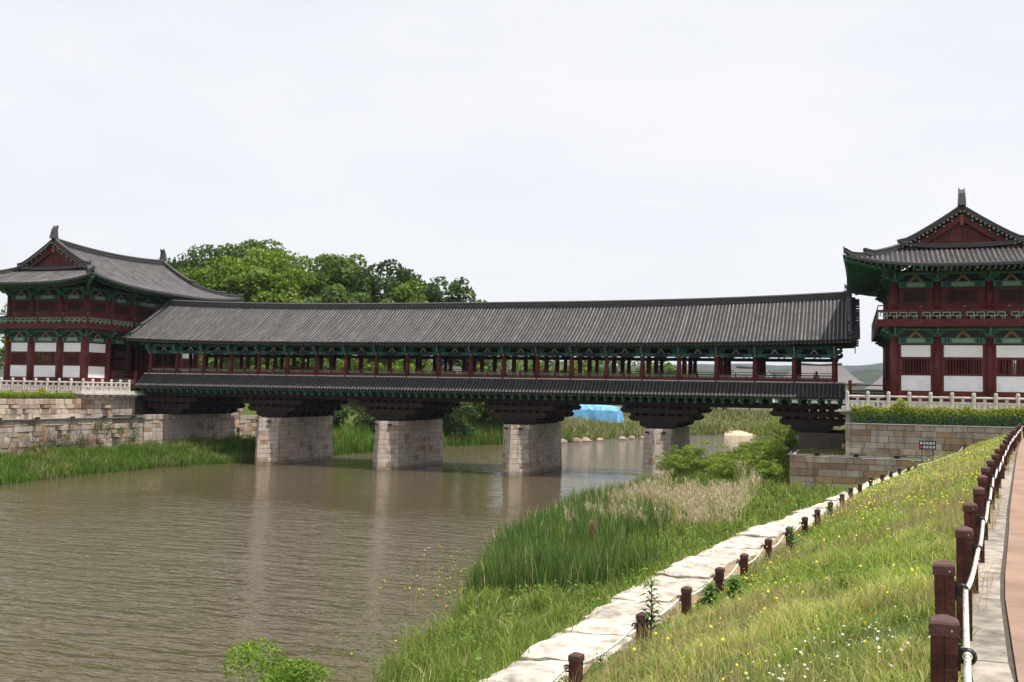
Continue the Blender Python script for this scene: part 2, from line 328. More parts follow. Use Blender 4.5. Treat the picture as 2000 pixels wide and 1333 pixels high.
# ------------------------------------------------------------------ water
def water_mat():
    m = bpy.data.materials.new('river_water'); m.use_nodes = True; t = m.node_tree; B = t.nodes['Principled BSDF']; n = t.nodes.new; l = t.links.new
    B.inputs['Base Color'].default_value = (.092, .072, .042, 1); B.inputs['Roughness'].default_value = .06; B.inputs['IOR'].default_value = 1.33; B.inputs['Specular IOR Level'].default_value = .5
    g = n('ShaderNodeTexCoord')
    def wav(sx, sy, rot, det, rough):
        mpn = n('ShaderNodeMapping'); mpn.inputs['Rotation'].default_value = (0, 0, rot); mpn.inputs['Scale'].default_value = (sx, sy, 1); l(g.outputs['Object'], mpn.inputs[0])
        q = n('ShaderNodeTexNoise'); q.inputs['Scale'].default_value = 1; q.inputs['Detail'].default_value = det; q.inputs['Roughness'].default_value = rough; q.inputs['Distortion'].default_value = .3; l(mpn.outputs[0], q.inputs['Vector']); return q
    a = wav(.55, 1.9, .20, 2, .5); b = wav(1.6, 5.2, .05, 2, .5); e_ = wav(.16, .55, .3, 2, .5); c = wav(.07, .12, .5, 3, .6)
    ad = n('ShaderNodeMath'); ad.operation = 'MULTIPLY_ADD'; ad.inputs[1].default_value = .38; l(b.outputs[0], ad.inputs[0]); l(a.outputs[0], ad.inputs[2]); ad2 = n('ShaderNodeMath'); ad2.operation = 'MULTIPLY_ADD'; ad2.inputs[1].default_value = .9; l(e_.outputs[0], ad2.inputs[0]); l(ad.outputs[0], ad2.inputs[2]); ad = ad2
    sx = n('ShaderNodeSeparateXYZ'); l(g.outputs['Object'], sx.inputs[0])       # wind: the reach just above the bridge lies in its lee
    yy = n('ShaderNodeMath'); yy.operation = 'MULTIPLY_ADD'; yy.inputs[1].default_value = 46; l(c.outputs[0], yy.inputs[0]); l(sx.outputs['Y'], yy.inputs[2])
    m1 = n('ShaderNodeMapRange'); m1.inputs[1].default_value = -2; m1.inputs[2].default_value = -27; m1.inputs[3].default_value = .14; m1.inputs[4].default_value = 1; l(yy.outputs[0], m1.inputs[0])
    m2 = n('ShaderNodeMapRange'); m2.inputs[1].default_value = 22; m2.inputs[2].default_value = 32; m2.inputs[3].default_value = .0; m2.inputs[4].default_value = .9; l(yy.outputs[0], m2.inputs[0])
    mr = n('ShaderNodeMath'); mr.operation = 'MAXIMUM'; l(m1.outputs[0], mr.inputs[0]); l(m2.outputs[0], mr.inputs[1])
    bp = n('ShaderNodeBump'); bp.inputs['Distance'].default_value = .33; l(mr.outputs[0], bp.inputs['Strength']); l(ad.outputs[0], bp.inputs['Height']); l(bp.outputs[0], B.inputs['Normal'])
    return m
MT['water'] = water_mat()
wp = MB(); wp.v = [(-300, -400, 0), (430, -400, 0), (430, 300, 0), (-300, 300, 0)]; wp.f = [(0, 1, 2, 3)]; wp.m = [0]
tag(wp.build('water', 'water', origin=(0, 0, 0)), 'brown rippled river water', kind='structure')

# ------------------------------------------------------------------ masonry
def block_mesh(P, N, depth, joint, bev, name):
    """P: 4 corners of the face (ccw from outside), N outward normal; a block with worn edges"""
    c = sum(P, Vector())/4
    def ins(k, off):
        out = []
        for i, p in enumerate(P):
            d0 = (P[i-1]-p); d1 = (P[(i+1) % 4]-p); d0n = d0.normalized(); d1n = d1.normalized()
            out.append(p+(d0n+d1n)*k+N*off)
        return out
    mb = MB(); mb.loft([ins(joint, -depth), ins(joint, -bev), ins(joint+bev, 0)]); return mb
def masonry(parent, p0, p1, z0, z1, courses, wmin, wmax, matn='stone', batter=0., nrm=None, depth=.28, q0=None, q1=None, proud=.02, nail=0, hi=1, cap=None, name='stone_block', maxn=290):
    """courses of blocks on the upright face from p0 to p1 (seen from the side nrm points to)"""
    p0 = Vector(p0); p1 = Vector(p1); q0 = Vector(q0) if q0 else p0; q1 = Vector(q1) if q1 else p1
    nrm = Vector((*nrm, 0)).normalized(); H = z1-z0; n = 0
    zs = [z0+H*i/courses for i in range(courses+1)]
    if cap: zs[-2] = z1-cap
    for i in range(1, courses-(1 if cap else 0)): zs[i] += random.uniform(-.03, .03)
    for r in range(courses):
        t0 = (zs[r]-z0)/H; t1 = (zs[r+1]-z0)/H
        A0 = p0.lerp(q0, t0); B0 = p1.lerp(q1, t0); A1 = p0.lerp(q0, t1); B1 = p1.lerp(q1, t1)
        Lg = (B0-A0).length; cuts = [0.]
        wm, wM = (wmin, wmax) if not (cap and r == courses-1) else (wmin*.42, wmax*.42)
        while cuts[-1] < Lg-wM: cuts.append(cuts[-1]+random.uniform(wm, wM))
        if Lg-cuts[-1] > wM*.9: cuts.append((cuts[-1]+Lg)/2)
        cuts.append(Lg)
        for u, v in zip(cuts[:-1], cuts[1:]):
            u /= Lg; v /= Lg; off = nrm*(random.uniform(-proud, proud)+(.06 if cap and r == courses-1 else 0))
            P = [Vector((*(A0.lerp(B0, u)+off.to_2d()), zs[r])), Vector((*(A0.lerp(B0, v)+off.to_2d()), zs[r])), Vector((*(A1.lerp(B1, v)+off.to_2d()), zs[r+1])), Vector((*(A1.lerp(B1, u)+off.to_2d()), zs[r+1]))]
            if nail and random.random() < nail and 0 < r < courses-1:
                P = [p+nrm*.32 for p in P]; dd = depth+.3
                cc = sum(P, Vector())/4; P = [cc+(p-cc)*Vector((1, 1, .8)).x*.75 for p in P]
            else: dd = depth
            mb = block_mesh(P, nrm, dd, .009, random.uniform(.012, .03), name)
            mb.build(name, matn, parent); n += 1
    return n

# river piers: boat-shaped plan, long axis along the river
def pier(xc, label):
    b = thing('bridge_pier', label, 'bridge pier', (xc, 4.7, -.6), 'granite piers of the covered bridge')
    def ring(s, e): return [(xc, -2.45+e), (xc+1.2*s, -.75+e*.3), (xc+1.2*s, 10.15-e*.3), (xc, 11.85-e), (xc-1.2*s, 10.15-e*.3), (xc-1.2*s, -.75+e*.3)]
    z0, z1 = -.6, 4.38; lo = ring(1.07, 0); hi = ring(.93, .32)
    core = MB(); sh = lambda r, z: [((x-xc)*.93+xc, (y-4.7)*.985+4.7, z) for x, y in r]
    core.loft([sh(lo, -1.1), sh(lo, z0), sh(hi, z1-.03)]); core.build('core', 'mortar', b)
    for i in range(6):
        j = (i+1) % 6; a, c = lo[i], lo[j]; e = Vector((c[0]-a[0], c[1]-a[1])); nr = (e.y, -e.x)
        long = i in (1, 4)
        masonry(b, a, c, z0, z1, 12, .7 if not long else .6, 1.15 if not long else 1.35, 'stonep', nrm=nr, q0=hi[i], q1=hi[j], cap=.46 if long else None, proud=.012, depth=.2)
    return b
PX = [13.94+12.363*k for k in range(4)]
for k, x in enumerate(PX):
    pier(x, ['granite bridge pier standing beside the far left grassy bank', 'granite bridge pier second from the left bank in brown water', 'granite bridge pier standing in midstream with pale water stain', 'granite bridge pier rising behind the willow bushes and dry reeds'][k])

# left bank: lower river wall, abutment, upper wall and platform block
aw = thing('river_wall', 'weathered tan granite river wall with grass growing at its foot', 'retaining wall', (2.7, -15, .4))
masonry(aw, (2.7, -27), (2.7, -4.2), .2, 4.08, 9, .55, 1.25, nrm=(1, 0), nail=.05, proud=.05)
MB().bb(-3, 2.55, -27, -4.2, .2, 4.02).build('earth_fill', 'mortar', aw)
MB().bb(.8, 2.78, -27, -4.2, 4.085, 4.16).build('coping', 'cornice', aw)
ab = thing('bridge_abutment', 'shaded granite abutment under the left end of the bridge', 'abutment', (2.75, 3, .4))
masonry(ab, (2.75, -4.15), (2.75, 10.2), .2, 4.42, 10, .6, 1.3, 'stonep', nrm=(1, 0), cap=.5, proud=.02)
MB().bb(-3, 2.6, -4.15, 10.2, .2, 4.3).build('earth_fill', 'mortar', ab)
rw = thing('river_wall', 'sunlit granite wall beyond the left abutment, seen under the bridge', 'retaining wall', (2.7, 14, .4))
masonry(rw, (2.7, 10.25), (2.7, 19), .2, 4.1, 9, .55, 1.25, nrm=(1, 0), nail=.06, proud=.05); MB().bb(-3, 2.55, 10.25, 19, .2, 4.02).build('earth_fill', 'mortar', rw)
uw = thing('upper_wall', 'upper terrace wall of tan granite below the left hedge', 'retaining wall', (1.3, -15, 4.1))
masonry(uw, (1.3, -25), (1.3, -11), 4.15, 5.85, 4, .6, 1.3, nrm=(1, 0), nail=.08, proud=.05); MB().bb(-6, 1.15, -25, -11, 4.0, 5.82).build('earth_fill', 'mortar', uw)
def platform(side, label):
    """stone terrace under a gate tower; side +1 right bank, -1 left bank (river face towards the bridge)"""
    cx = 32.55; mx_ = lambda x: cx+side*(x-cx)
    xr, xb = mx_(66.0), mx_(86.0); nr = (-side, 0)
    t = thing('tower_platform', label, 'platform', ((xr+xb)/2, 4.7, 4))
    a, c = ((xr, 18.4), (xr, -8.8)) if side > 0 else ((xr, -8.8), (xr, -1.0))
    masonry(t, a, c, 4.0 if side < 0 else 2.7, 6.2, 5 if side < 0 else 7, .6, 1.3, nrm=nr, proud=.04, nail=.03)
    if side < 0: masonry(t, (xr, 10.4), (xr, 18), 4.0, 6.2, 5, .6, 1.3, nrm=nr, proud=.04)
    masonry(t, (min(xr, xb), -8.8), (max(xr, xb), -8.8), 5.0, 6.2, 3, .8, 1.5, nrm=(0, -1), proud=.02)
    MB().bb(min(xr+side*.2, xb), max(xr+side*.2, xb), -8.6, 18.2, 2.7, 6.4).build('earth_fill', 'mortar', t)
    d = .55
    MB().bb(min(xr-side*d, xb), max(xr-side*d, xb), -9.0, 18.4, 6.22, 6.36).build('cornice_slab', 'cornice', t)
    m = MB(); lo_, hi_ = (xr-side*.3), xb
    m.bb(min(lo_, hi_), max(lo_, hi_), -8.85, 18.3, 6.364, 6.62); m.build('plinth_course', 'rail', t)
    for k in range(7):
        y = -7.8+k*1.05
        m = MB(); m.prism([(xr-side*.03, 6.2), (xr-side*.48, 6.2), (xr-side*.42, 6.08), (xr-side*.15, 5.98), (xr-side*.03, 5.95)], 'y', y, y+.3); m.build('corbel', 'cornice', t)
    MB().bb(min(xr+side*2.5, xb), max(xr+side*2.5, xb), -7.0, 16.4, 6.625, 6.9).build('floor_step', 'cornice', t)
    return t
platform(1, 'granite platform carrying the right gate tower above the hedge')
platform(-1, 'granite platform carrying the left gate tower, heavy cornice over the river')
# right bank walls
lw = thing('lower_wall', 'large grey granite terrace wall by the reeds, pipe along its top', 'retaining wall', (68, -11.3, .2))
masonry(lw, (62.3, -11.3), (76, -11.3), -.1, 3.1, 7, 1.0, 1.9, nrm=(0, -1), proud=.03); masonry(lw, (62.3, 17), (62.3, -11.3), -.1, 3.1, 7, 1.1, 2.1, nrm=(-1, 0), proud=.03)
MB().bb(62.5, 80, -11.1, 17, -.3, 3.0).build('earth_fill', 'ground', lw)
uw2 = thing('upper_wall', 'brown patched granite wall below the right hedge and green mesh fence', 'retaining wall', (71, -9.8, 3))
masonry(uw2, (66.0, -9.8), (79, -9.8), 2.9, 5.38, 6, .9, 1.9, nrm=(0, -1), proud=.03, nail=.03); masonry(uw2, (66.0, -8.82), (66.0, -9.8), 2.9, 5.38, 6, .4, .98, nrm=(-1, 0), proud=.02)
MB().bb(66.2, 80, -9.6, -8.8, 2.9, 5.3).build('earth_fill', 'mortar', uw2)
MB().bb(65.95, 79, -9.86, -8.85, 5.385, 5.44).build('coping', 'cornice', uw2)

# ------------------------------------------------------------------ stone balustrades
def post_mesh():
    m = MB(); n = 8; r = .125; rings = []
    for z, k in ((0, 1), (.80, 1), (.83, .86), (.86, 1.03), (.97, 1.03), (1.04, .86), (1.08, .5)):
        rings.append([(math.cos(2*pi*(j+.5)/n)*r*k*1.08, math.sin(2*pi*(j+.5)/n)*r*k*1.08, z) for j in range(n)])
    m.loft(rings); return m.mesh('post', 'rail')
PM = post_mesh()
def balustrade(label, pts, z):
    P = [Vector((*p, z)) for p in pts]
    t = thing('stone_balustrade', label, 'balustrade', P[len(P)//2])
    for p in P: put('post', PM, p, t)
    for a, b in zip(P[:-1], P[1:]):
        d = (b-a).normalized(); a2 = a+d*.125; b2 = b-d*.125; mid = (a2+b2)/2; ln = (b2-a2).length; rz = math.atan2(d.y, d.x)
        m = MB(); m.tube([a2+Vector((0, 0, .72)), b2+Vector((0, 0, .72))], .075, 8); m.build('handrail', 'rail', t)
        m = MB(); m.box(mid+Vector((0, 0, .36)), (ln, .20, .14), 0, rz); m.build('lower_rail', 'rail', t)
        m = MB(); m.box(mid+Vector((0, 0, .5375)), (.20, .13, .215), 0, rz); m.build('baluster', 'rail', t)
        m = MB()
        for u in (-.32, 0, .32): m.box(mid+d*(u*ln)+Vector((0, 0, .145)), (.17, .15, .29), 0, rz)
        m.build('foot_block', 'rail', t)
    return t
balustrade('pale granite balustrade in front of the right gate tower, above the hedge', [(66.1+1.385*i, -8.5) for i in range(14)], 6.625)
balustrade('pale granite balustrade along the river edge and front of the left platform', [(-.95-1.36*i, -8.3) for i in range(10)][::-1]+[(-.95, -8.3+1.275*i) for i in range(1, 6)], 6.625)
balustrade('pale granite balustrade on the river side of the right platform, by the bridge end', [(66.1, -8.5+1.3*i) for i in range(1, 6)], 6.625)

# ------------------------------------------------------------------ the covered bridge
XC, YC, ZD = 32.55, 4.7, 7.7
bridge = thing('covered_bridge', 'long roofed timber bridge with red columns and grey tiles spanning the river', 'bridge', (XC, YC, 5.8))
uX = lambda x: abs((x-XC)/34.2)
eaveZ = lambda x: 11.52+.36*uX(x)**4; ridgeZ = lambda x: 15.12+.62*uX(x)**3
Y0, Y1 = -1.35, 4.7
def slopeP(x, t, y0=Y0, y1=Y1):
    z0, z1 = eaveZ(x), ridgeZ(x); return (x, y0+(y1-y0)*t, z0+(z1-z0)*(.80*t+.20*t*t))
XL, XR = -2.1, 66.7
TS = [i/7 for i in range(8)]
xs = list(np.linspace(XL, XR, 40))
m = MB(); m.loft([[slopeP(x, t) for t in TS]+[(x, p[1], p[2]-.16) for p in [slopeP(x, t) for t in TS]][::-1] for x in xs]); roof = m.build('main_roof', 'shadedpan', bridge)
m = MB(); m.loft([[(x, 2*YC-p[1], p[2]) for p in [slopeP(x, t) for t in TS]]+[(x, 2*YC-p[1], p[2]-.16) for p in [slopeP(x, t) for t in TS]][::-1] for x in xs]); m.build('rear_slope', 'shadedpan', roof)
def row_on(path, rad, parent, name='tile_row', matn='tile', side=Vector((1, 0, 0))):
    """half-round cover tiles laid along a path"""
    pts = [Vector(p) for p in path]; rings = []
    for i, p in enumerate(pts):
        d = (pts[min(i+1, len(pts)-1)]-pts[max(i-1, 0)]).normalized(); s = (side-d*side.dot(d)).normalized(); n_ = s.cross(d)
        if n_.z < 0: n_ = -n_
        rings.append([p+s*(rad*math.cos(a))+n_*(rad*math.sin(a)-.01) for a in (0, pi*.22, pi*.5, pi*.78, pi)])
    return MB().loft(rings).build(name, matn, parent, smooth=False)
PITCH_T = .31
n_rows = int((XR-XL)/PITCH_T)
for i in range(n_rows):
    x = XL+.2+i*PITCH_T
    jx, jz = random.gauss(0, .010), random.gauss(0, .009); p = [(q[0]+jx+random.gauss(0, .006), q[1], q[2]+jz+random.gauss(0, .006)) for q in [slopeP(x, t) for t in TS]]; p[0] = (p[0][0], p[0][1]-.05+random.gauss(0, .02), p[0][2]-.03)
    row_on(p, .076, roof)
mr_ = MB()
for i in range(0, n_rows):
    x = XL+.2+i*PITCH_T; a = slopeP(x, 0); b_ = slopeP(x, .97)
    mr_.tube([(x, 2*YC-a[1], a[2]), (x, 2*YC-b_[1], b_[2])], .08, 5)
tag(mr_.build('rear_tile_rows', 'tile', roof), None, kind='stuff')
# ridge: stacked courses
def sweep_ridge(parent, name, path, prof, side):
    pts = [Vector(p) for p in path]; rings = []
    for p in pts: rings.append([p+side*a+Vector((0, 0, b)) for a, b in prof])
    return MB().loft(rings).build(name, 'ridge', parent)
PR = [(-.26, -.1), (-.26, .12), (-.30, .13), (-.30, .19), (-.22, .20), (-.22, .36), (-.26, .37), (-.26, .43), (-.12, .53), (.12, .53), (.26, .43), (.26, .37), (.22, .36), (.22, .20), (.30, .19), (.30, .13), (.26, .12), (.26, -.1)]
sweep_ridge(roof, 'ridge', [(x, YC, ridgeZ(x)) for x in np.linspace(-1.6, 66.2, 40)], PR, Vector((0, 1, 0)))
PR2 = [(-.17, -.05), (-.17, .30), (-.20, .31), (-.20, .37), (-.09, .44), (.09, .44), (.20, .37), (.20, .31), (.17, .30), (.17, -.05)]
PR3 = [(a*.85, b*.75) for a, b in PR2]
for xe in (-1.65, 66.25):
    for sgn in (1, -1):
        for nm, ta, tb, pr, up_ in (('verge_ridge', .30, .98, PR2, .16), ('lower_verge_ridge', .06, .32, PR3, .14)):
            path = []
            for k in range(9):
                t = ta+(tb-ta)*k/8; q = slopeP(xe, t); yy = q[1] if sgn > 0 else 2*YC-q[1]; path.append((xe-(.25 if xe < 0 else -.1)*(1-t), yy, q[2]+up_*max(0, 1-k/1.6)))
            sweep_ridge(roof, nm, path, pr, Vector((1, 0, 0)))
    # verge boards and verge tiles at the gable end
    for sgn in (1, -1):
        m = MB(); rg = []
        xo = xe+(-.55 if xe < 0 else .5)
        for t in TS:
            q = slopeP(xe, t); yy = q[1] if sgn > 0 else 2*YC-q[1]; rg.append([(xo-.04, yy, q[2]-.62), (xo+.04, yy, q[2]-.62), (xo+.04, yy, q[2]-.08), (xo-.04, yy, q[2]-.08)])
        m.loft(rg); m.build('bargeboard', 'dark', roof)
        for k in range(18):
            t = .02+k*.054; q = slopeP(xe, t); yy = q[1] if sgn > 0 else 2*YC-q[1]
            m = MB(); m.tube([(xo-.30, yy, q[2]+.02), (xo+.30, yy, q[2]+.02)], .085, 7); m.build('verge_tile', 'ridge', roof)
# timber frame
m = MB(); m.tube([(0, 0, ZD), (0, 0, 9.2), (0, 0, 10.42)], [.215, .20, .175], 12); CM = m.mesh('column', 'red', (0, 0, ZD), smooth=True)
m = MB(); m.tube([(0, 0, ZD), (0, 0, 12.6)], [.21, .19], 10); CM2 = m.mesh('column', 'red', (0, 0, ZD), smooth=True)
for k in range(22):
    for y, mm in ((0, CM), (2.9, CM2), (6.5, CM2), (9.4, CM)): put('column', mm, (3.1*k, y, ZD), bridge)
def bracket_mesh(mats, s=1., out=1.):
    """flower-arm bracket: bearing block, side arms curling up, stacked outward arms; origin on the column top"""
    m = MB()
    m.loft([[(x*.17*s, y*.17*s, -.02) for x, y in ((-1, -1), (1, -1), (1, 1), (-1, 1))], [(x*.26*s, y*.26*s, .16) for x, y in ((-1, -1), (1, -1), (1, 1), (-1, 1))], [(x*.26*s, y*.26*s, .26) for x, y in ((-1, -1), (1, -1), (1, 1), (-1, 1))]])
    arm = [(-.62, .62), (-.66, .50), (-.52, .34), (-.30, .25), (.30, .25), (.52, .34), (.66, .50), (.62, .62)]
    m.prism([(a*s, b) for a, b in arm], 'y', -.09, .09)
    for sx in (-.5, .5): m.box((sx*s, 0, .68), (.24*s, .24, .12))
    for k, (z, ln) in enumerate(((.22, .48), (.44, .72), (.62, .60))):
        ln *= out; m.prism([(.25, z), (-ln*.8, z), (-ln, z+.09), (-ln*.92, z+.2), (.25, z+.2)], 'x', -.085, .085)
        m.prism([(-ln*.55, z+.2), (-ln, z+.26), (-ln-.09, z+.1), (-ln*.86, z+.02), (-ln*.62, z+.1)], 'x', -.05, .05, 1)
    m.box((0, -.02, .80), (.34*s, .5*out, .12))
    return m.mesh('bracket', mats)
BM = bracket_mesh(['teal', 'mint'])
m = MB(); m.bb(-.07, .07, -.26, -.17, -.30, .05); TONG = m.mesh('bracket_tongue', 'beige')
m = MB(); m.bb(-1.36, 1.36, -.12, .12, 0, .30); m.bb(-.62, .62, -.135, -.12, .05, .25, 1); m.bb(-1.30, -1.0, -.132, -.12, .03, .27, 2); m.bb(1.0, 1.30, -.132, -.12, .03, .27, 2); BEAM = m.mesh('tie_beam', ['teal', 'navy', 'tealbright'])
m = MB(); m.prism([(-.33, 0), (-.20, 0), (0, .24), (.20, 0), (.33, 0), (.07, .36), (-.07, .36)], 'y', -.06, .06); ASTRUT = m.mesh('a_strut', 'beige')
m = MB(); m.tube([(-1.55, 0, 0), (1.55, 0, 0)], .12, 8); PURL = m.mesh('purlin', 'teal')
m = MB(); m.bb(-1.55, 1.55, -.05, .05, 0, .13); PBRD = m.mesh('purlin_board', 'teal')
def fret(m, x0, x1, z0, z1, y, th, bar, mi=0, n=4):
    """key-fret lattice of short bars"""
    step = (x1-x0)/n; h = z1-z0
    for i in range(n):
        a = x0+i*step; q = bar/2
        m.bb(a, a+step*.80, y-th, y+th, z1-bar, z1, mi); m.bb(a+step*.2, a+step*.98, y-th, y+th, z0+h*.36, z0+h*.36+bar, mi)
        m.bb(a, a+bar, y-th*.95, y+th*.95, z0+h*.36, z1-bar, mi); m.bb(a+step*.80-bar, a+step*.80, y-th*.95, y+th*.95, z0, z1-bar, mi); m.bb(a+step*.42, a+step*.42+bar, y-th*.95, y+th*.95, z0, z0+h*.36, mi)
m = MB(); m.bb(-1.34, 1.34, -.06, .06, .78, 1.0); RB = m.mesh('bottom_rail', 'red')
m = MB(); m.tube([(-1.34, 0, 1.44), (1.34, 0, 1.44)], .032, 6); RT_ = m.mesh('top_rail', 'red')
m = MB(); m.bb(-1.34, 1.34, -.045, .045, 1.235, 1.295); RM = m.mesh('middle_rail', 'red')
m = MB(); fret(m, -1.30, -.10, 1.01, 1.225, 0, .02, .03, n=4); fret(m, .10, 1.30, 1.01, 1.225, 0, .02, .03, n=4); RF = m.mesh('lattice', 'mint')
m = MB(); m.bb(-.05, .05, -.05, .05, 1.0, 1.235); m.bb(-.03, .03, -.03, .03, 1.295, 1.41); RPm = m.mesh('rail_post', 'red')
for y in (0, 9.4):
    for k in range(22):
        x = 3.1*k
        put('bracket', BM, (x, y, 10.42), bridge, rotz=0 if y == 0 else pi)
        if y == 0: put('bracket_tongue', TONG, (x, y, 10.70), bridge)
        if k == 21: continue
        xm = x+1.55
        put('tie_beam', BEAM, (xm, y, 10.40), bridge, rotz=0 if y == 0 else pi); put('a_strut', ASTRUT, (xm, y, 10.70), bridge)
        put('purlin_board', PBRD, (xm, y, 11.075), bridge); put('purlin', PURL, (xm, y, 11.30), bridge)
        rb_ = put('railing', RB, (xm, y, ZD), bridge)
        for me_, nm in ((RT_, 'top_rail'), (RM, 'middle_rail'), (RF, 'lattice'), (RPm, 'rail_post')): put(nm, me_, (xm, y, ZD), rb_)
for y in (2.9, 6.5):
    for k in range(21): MB().bb(3.1*k, 3.1*k+3.1, y-.12, y+.12, 10.95, 11.30).build('inner_beam', 'dark', bridge)
for k in range(22): MB().bb(3.1*k-.13, 3.1*k+.13, .2, 9.2, 10.80, 11.15).build('cross_beam', 'dark', bridge)
# rafters with pale round ends
m = MB(); m.tube([(0, -1.22, 11.30), (0, .5, 12.42)], .078, 8, True, 0, 1); RAF = m.mesh('rafter', ['dark', 'beige'], (0, 0, 11.3))
m = MB(); m.tube([(0, -1.22, 11.30), (0, .5, 12.42)], .078, 8, True, 0, 1)
for i in range(n_rows):
    x = XL+.2+i*PITCH_T
    put('rafter', RAF, (x, 0, 11.28+.36*uX(x)**4), roof)
m = MB(); m.loft([[(x, Y0+.05, eaveZ(x)-.20), (x, Y0+.16, eaveZ(x)-.20), (x, Y0+.16, eaveZ(x)-.10), (x, Y0+.05, eaveZ(x)-.10)] for x in xs]); m.build('eave_board', 'teal', roof)
# deck and skirt roof
MB().bb(-4.3, 69.4, -.1, 9.5, 7.42, ZD).build('deck', 'deck', bridge)
m = MB(); m.bb(-.6, 65.9, -.20, .12, 8.36, 8.46); m.bb(-.6, 65.9, -.09, .10, ZD, 8.36); m.build('skirt_flashing', 'cornice', bridge)
SK = [(-.14, 8.38), (-.55, 7.92), (-1.02, 7.52), (-1.50, 7.22)]
m = MB(); m.loft([[(x, y, z) for y, z in SK]+[(x, y, z-.12) for y, z in SK][::-1] for x in (-.7, 65.9)]); skirt = m.build('skirt_roof', 'shadedpan', bridge)
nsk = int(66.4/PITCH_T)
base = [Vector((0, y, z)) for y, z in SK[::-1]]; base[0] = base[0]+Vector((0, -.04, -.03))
rr0 = row_on(base, .074, None, matn='shadedskirt'); SKM = rr0.data; SKW = WO[rr0.name].copy(); bpy.data.objects.remove(rr0)
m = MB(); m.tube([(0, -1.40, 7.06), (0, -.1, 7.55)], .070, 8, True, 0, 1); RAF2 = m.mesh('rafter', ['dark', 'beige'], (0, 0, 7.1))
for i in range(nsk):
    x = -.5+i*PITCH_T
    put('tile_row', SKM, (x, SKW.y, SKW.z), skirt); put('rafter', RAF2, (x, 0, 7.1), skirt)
m = MB(); m.prism([(.05, 7.0), (-1.12, 7.0), (-1.10, 6.9), (-.95, 6.86), (-.86, 6.72), (-.92, 6.62), (-.80, 6.56), (-.62, 6.56), (-.52, 6.66), (-.36, 6.74), (.05, 6.76)], 'x', -.115, .115)
m.prism([(-1.2, 6.93), (-.99, 6.93), (-.95, 6.99), (-1.2, 6.99)], 'x', -.20, .20); BR2 = m.mesh('eave_bracket', 'tealbright', (0, 0, 6.6))
m = MB(); m.bb(-.35, .35, -1.06, -.98, 6.94, 7.0)
for i in range(88): put('eave_bracket', BR2, (-.2+i*.755, 0, 6.6), skirt)
MB().bb(-.6, 65.8, -1.16, -1.06, 6.995, 7.05).build('eave_purlin', 'teal', skirt)
m = MB(); m.loft([[(x, 2*YC-y, z) for y, z in SK]+[(x, 2*YC-y, z-.12) for y, z in SK][::-1] for x in (-.7, 65.9)]); m.build('rear_skirt_roof', 'shadedpan', bridge)
# girders along the bridge and the corbel stacks on piers
for j in range(8):
    y = .05+j*1.328
    MB().bb(-1.2, 66.3, y-.17, y+.17, 6.25, 6.58 if j else 6.74).build('girder', 'brown', bridge)
for i in range(45): MB().bb(-.6+1.5*i, -.3+1.5*i, .25, 9.15, 6.585, 7.42).build('cross_girder', 'dark', bridge)
def bullnose(L_, h):
    """long beam side view with rounded-up ends"""
    e = .55; P = [(-L_, h), (-L_, h*.62)]
    for a in range(1, 6): P.append((-L_+e*(1-math.cos(a*pi/10)), h*.62*(1-math.sin(a*pi/10))))
    return P+[(-x, z) for x, z in P[::-1]]
m = MB(); m.prism(bullnose(3.26, .40), 'y', -.19, .19); UPB = m.mesh('corbel_beam', 'brown')
m = MB(); m.prism(bullnose(2.53, .46), 'y', -.19, .19); LOB = m.mesh('corbel_beam', 'brown')
m = MB(); m.bb(-.17, .17, -.25, 9.65, 0, .205); CB = m.mesh('spacer_beam', 'dark')
m = MB(); m.prism(bullnose(1.6, .48), 'y', -.2, .2); SB = m.mesh('bolster', 'dark')
for k in range(-1, 5):
    xc = 13.94+12.363*k
    if k == -1: xc += .8
    sill = MB().bb(xc-1.0, xc+1.0, -.15, 9.55, 4.40, 4.47).build('corbel_sill', 'dark', bridge)
    for j in range(8):
        y = .05+j*1.328
        put('bolster', SB, (xc, y, 4.47), sill); put('corbel_beam', LOB, (xc, y, 4.955), sill); put('corbel_beam', UPB, (xc, y, 5.63), sill)
    for q in range(9):
        x = xc-2.9+q*.725
        if abs(x-xc) < 2.2: put('spacer_beam', CB, (x, 0, 5.42), sill)
        put('spacer_beam', CB, (x, 0, 6.035), sill)
MB().bb(62.4, 65.9, -1, 10.4, 3.0, 4.40).build('bearing_block', 'mortar', bridge)

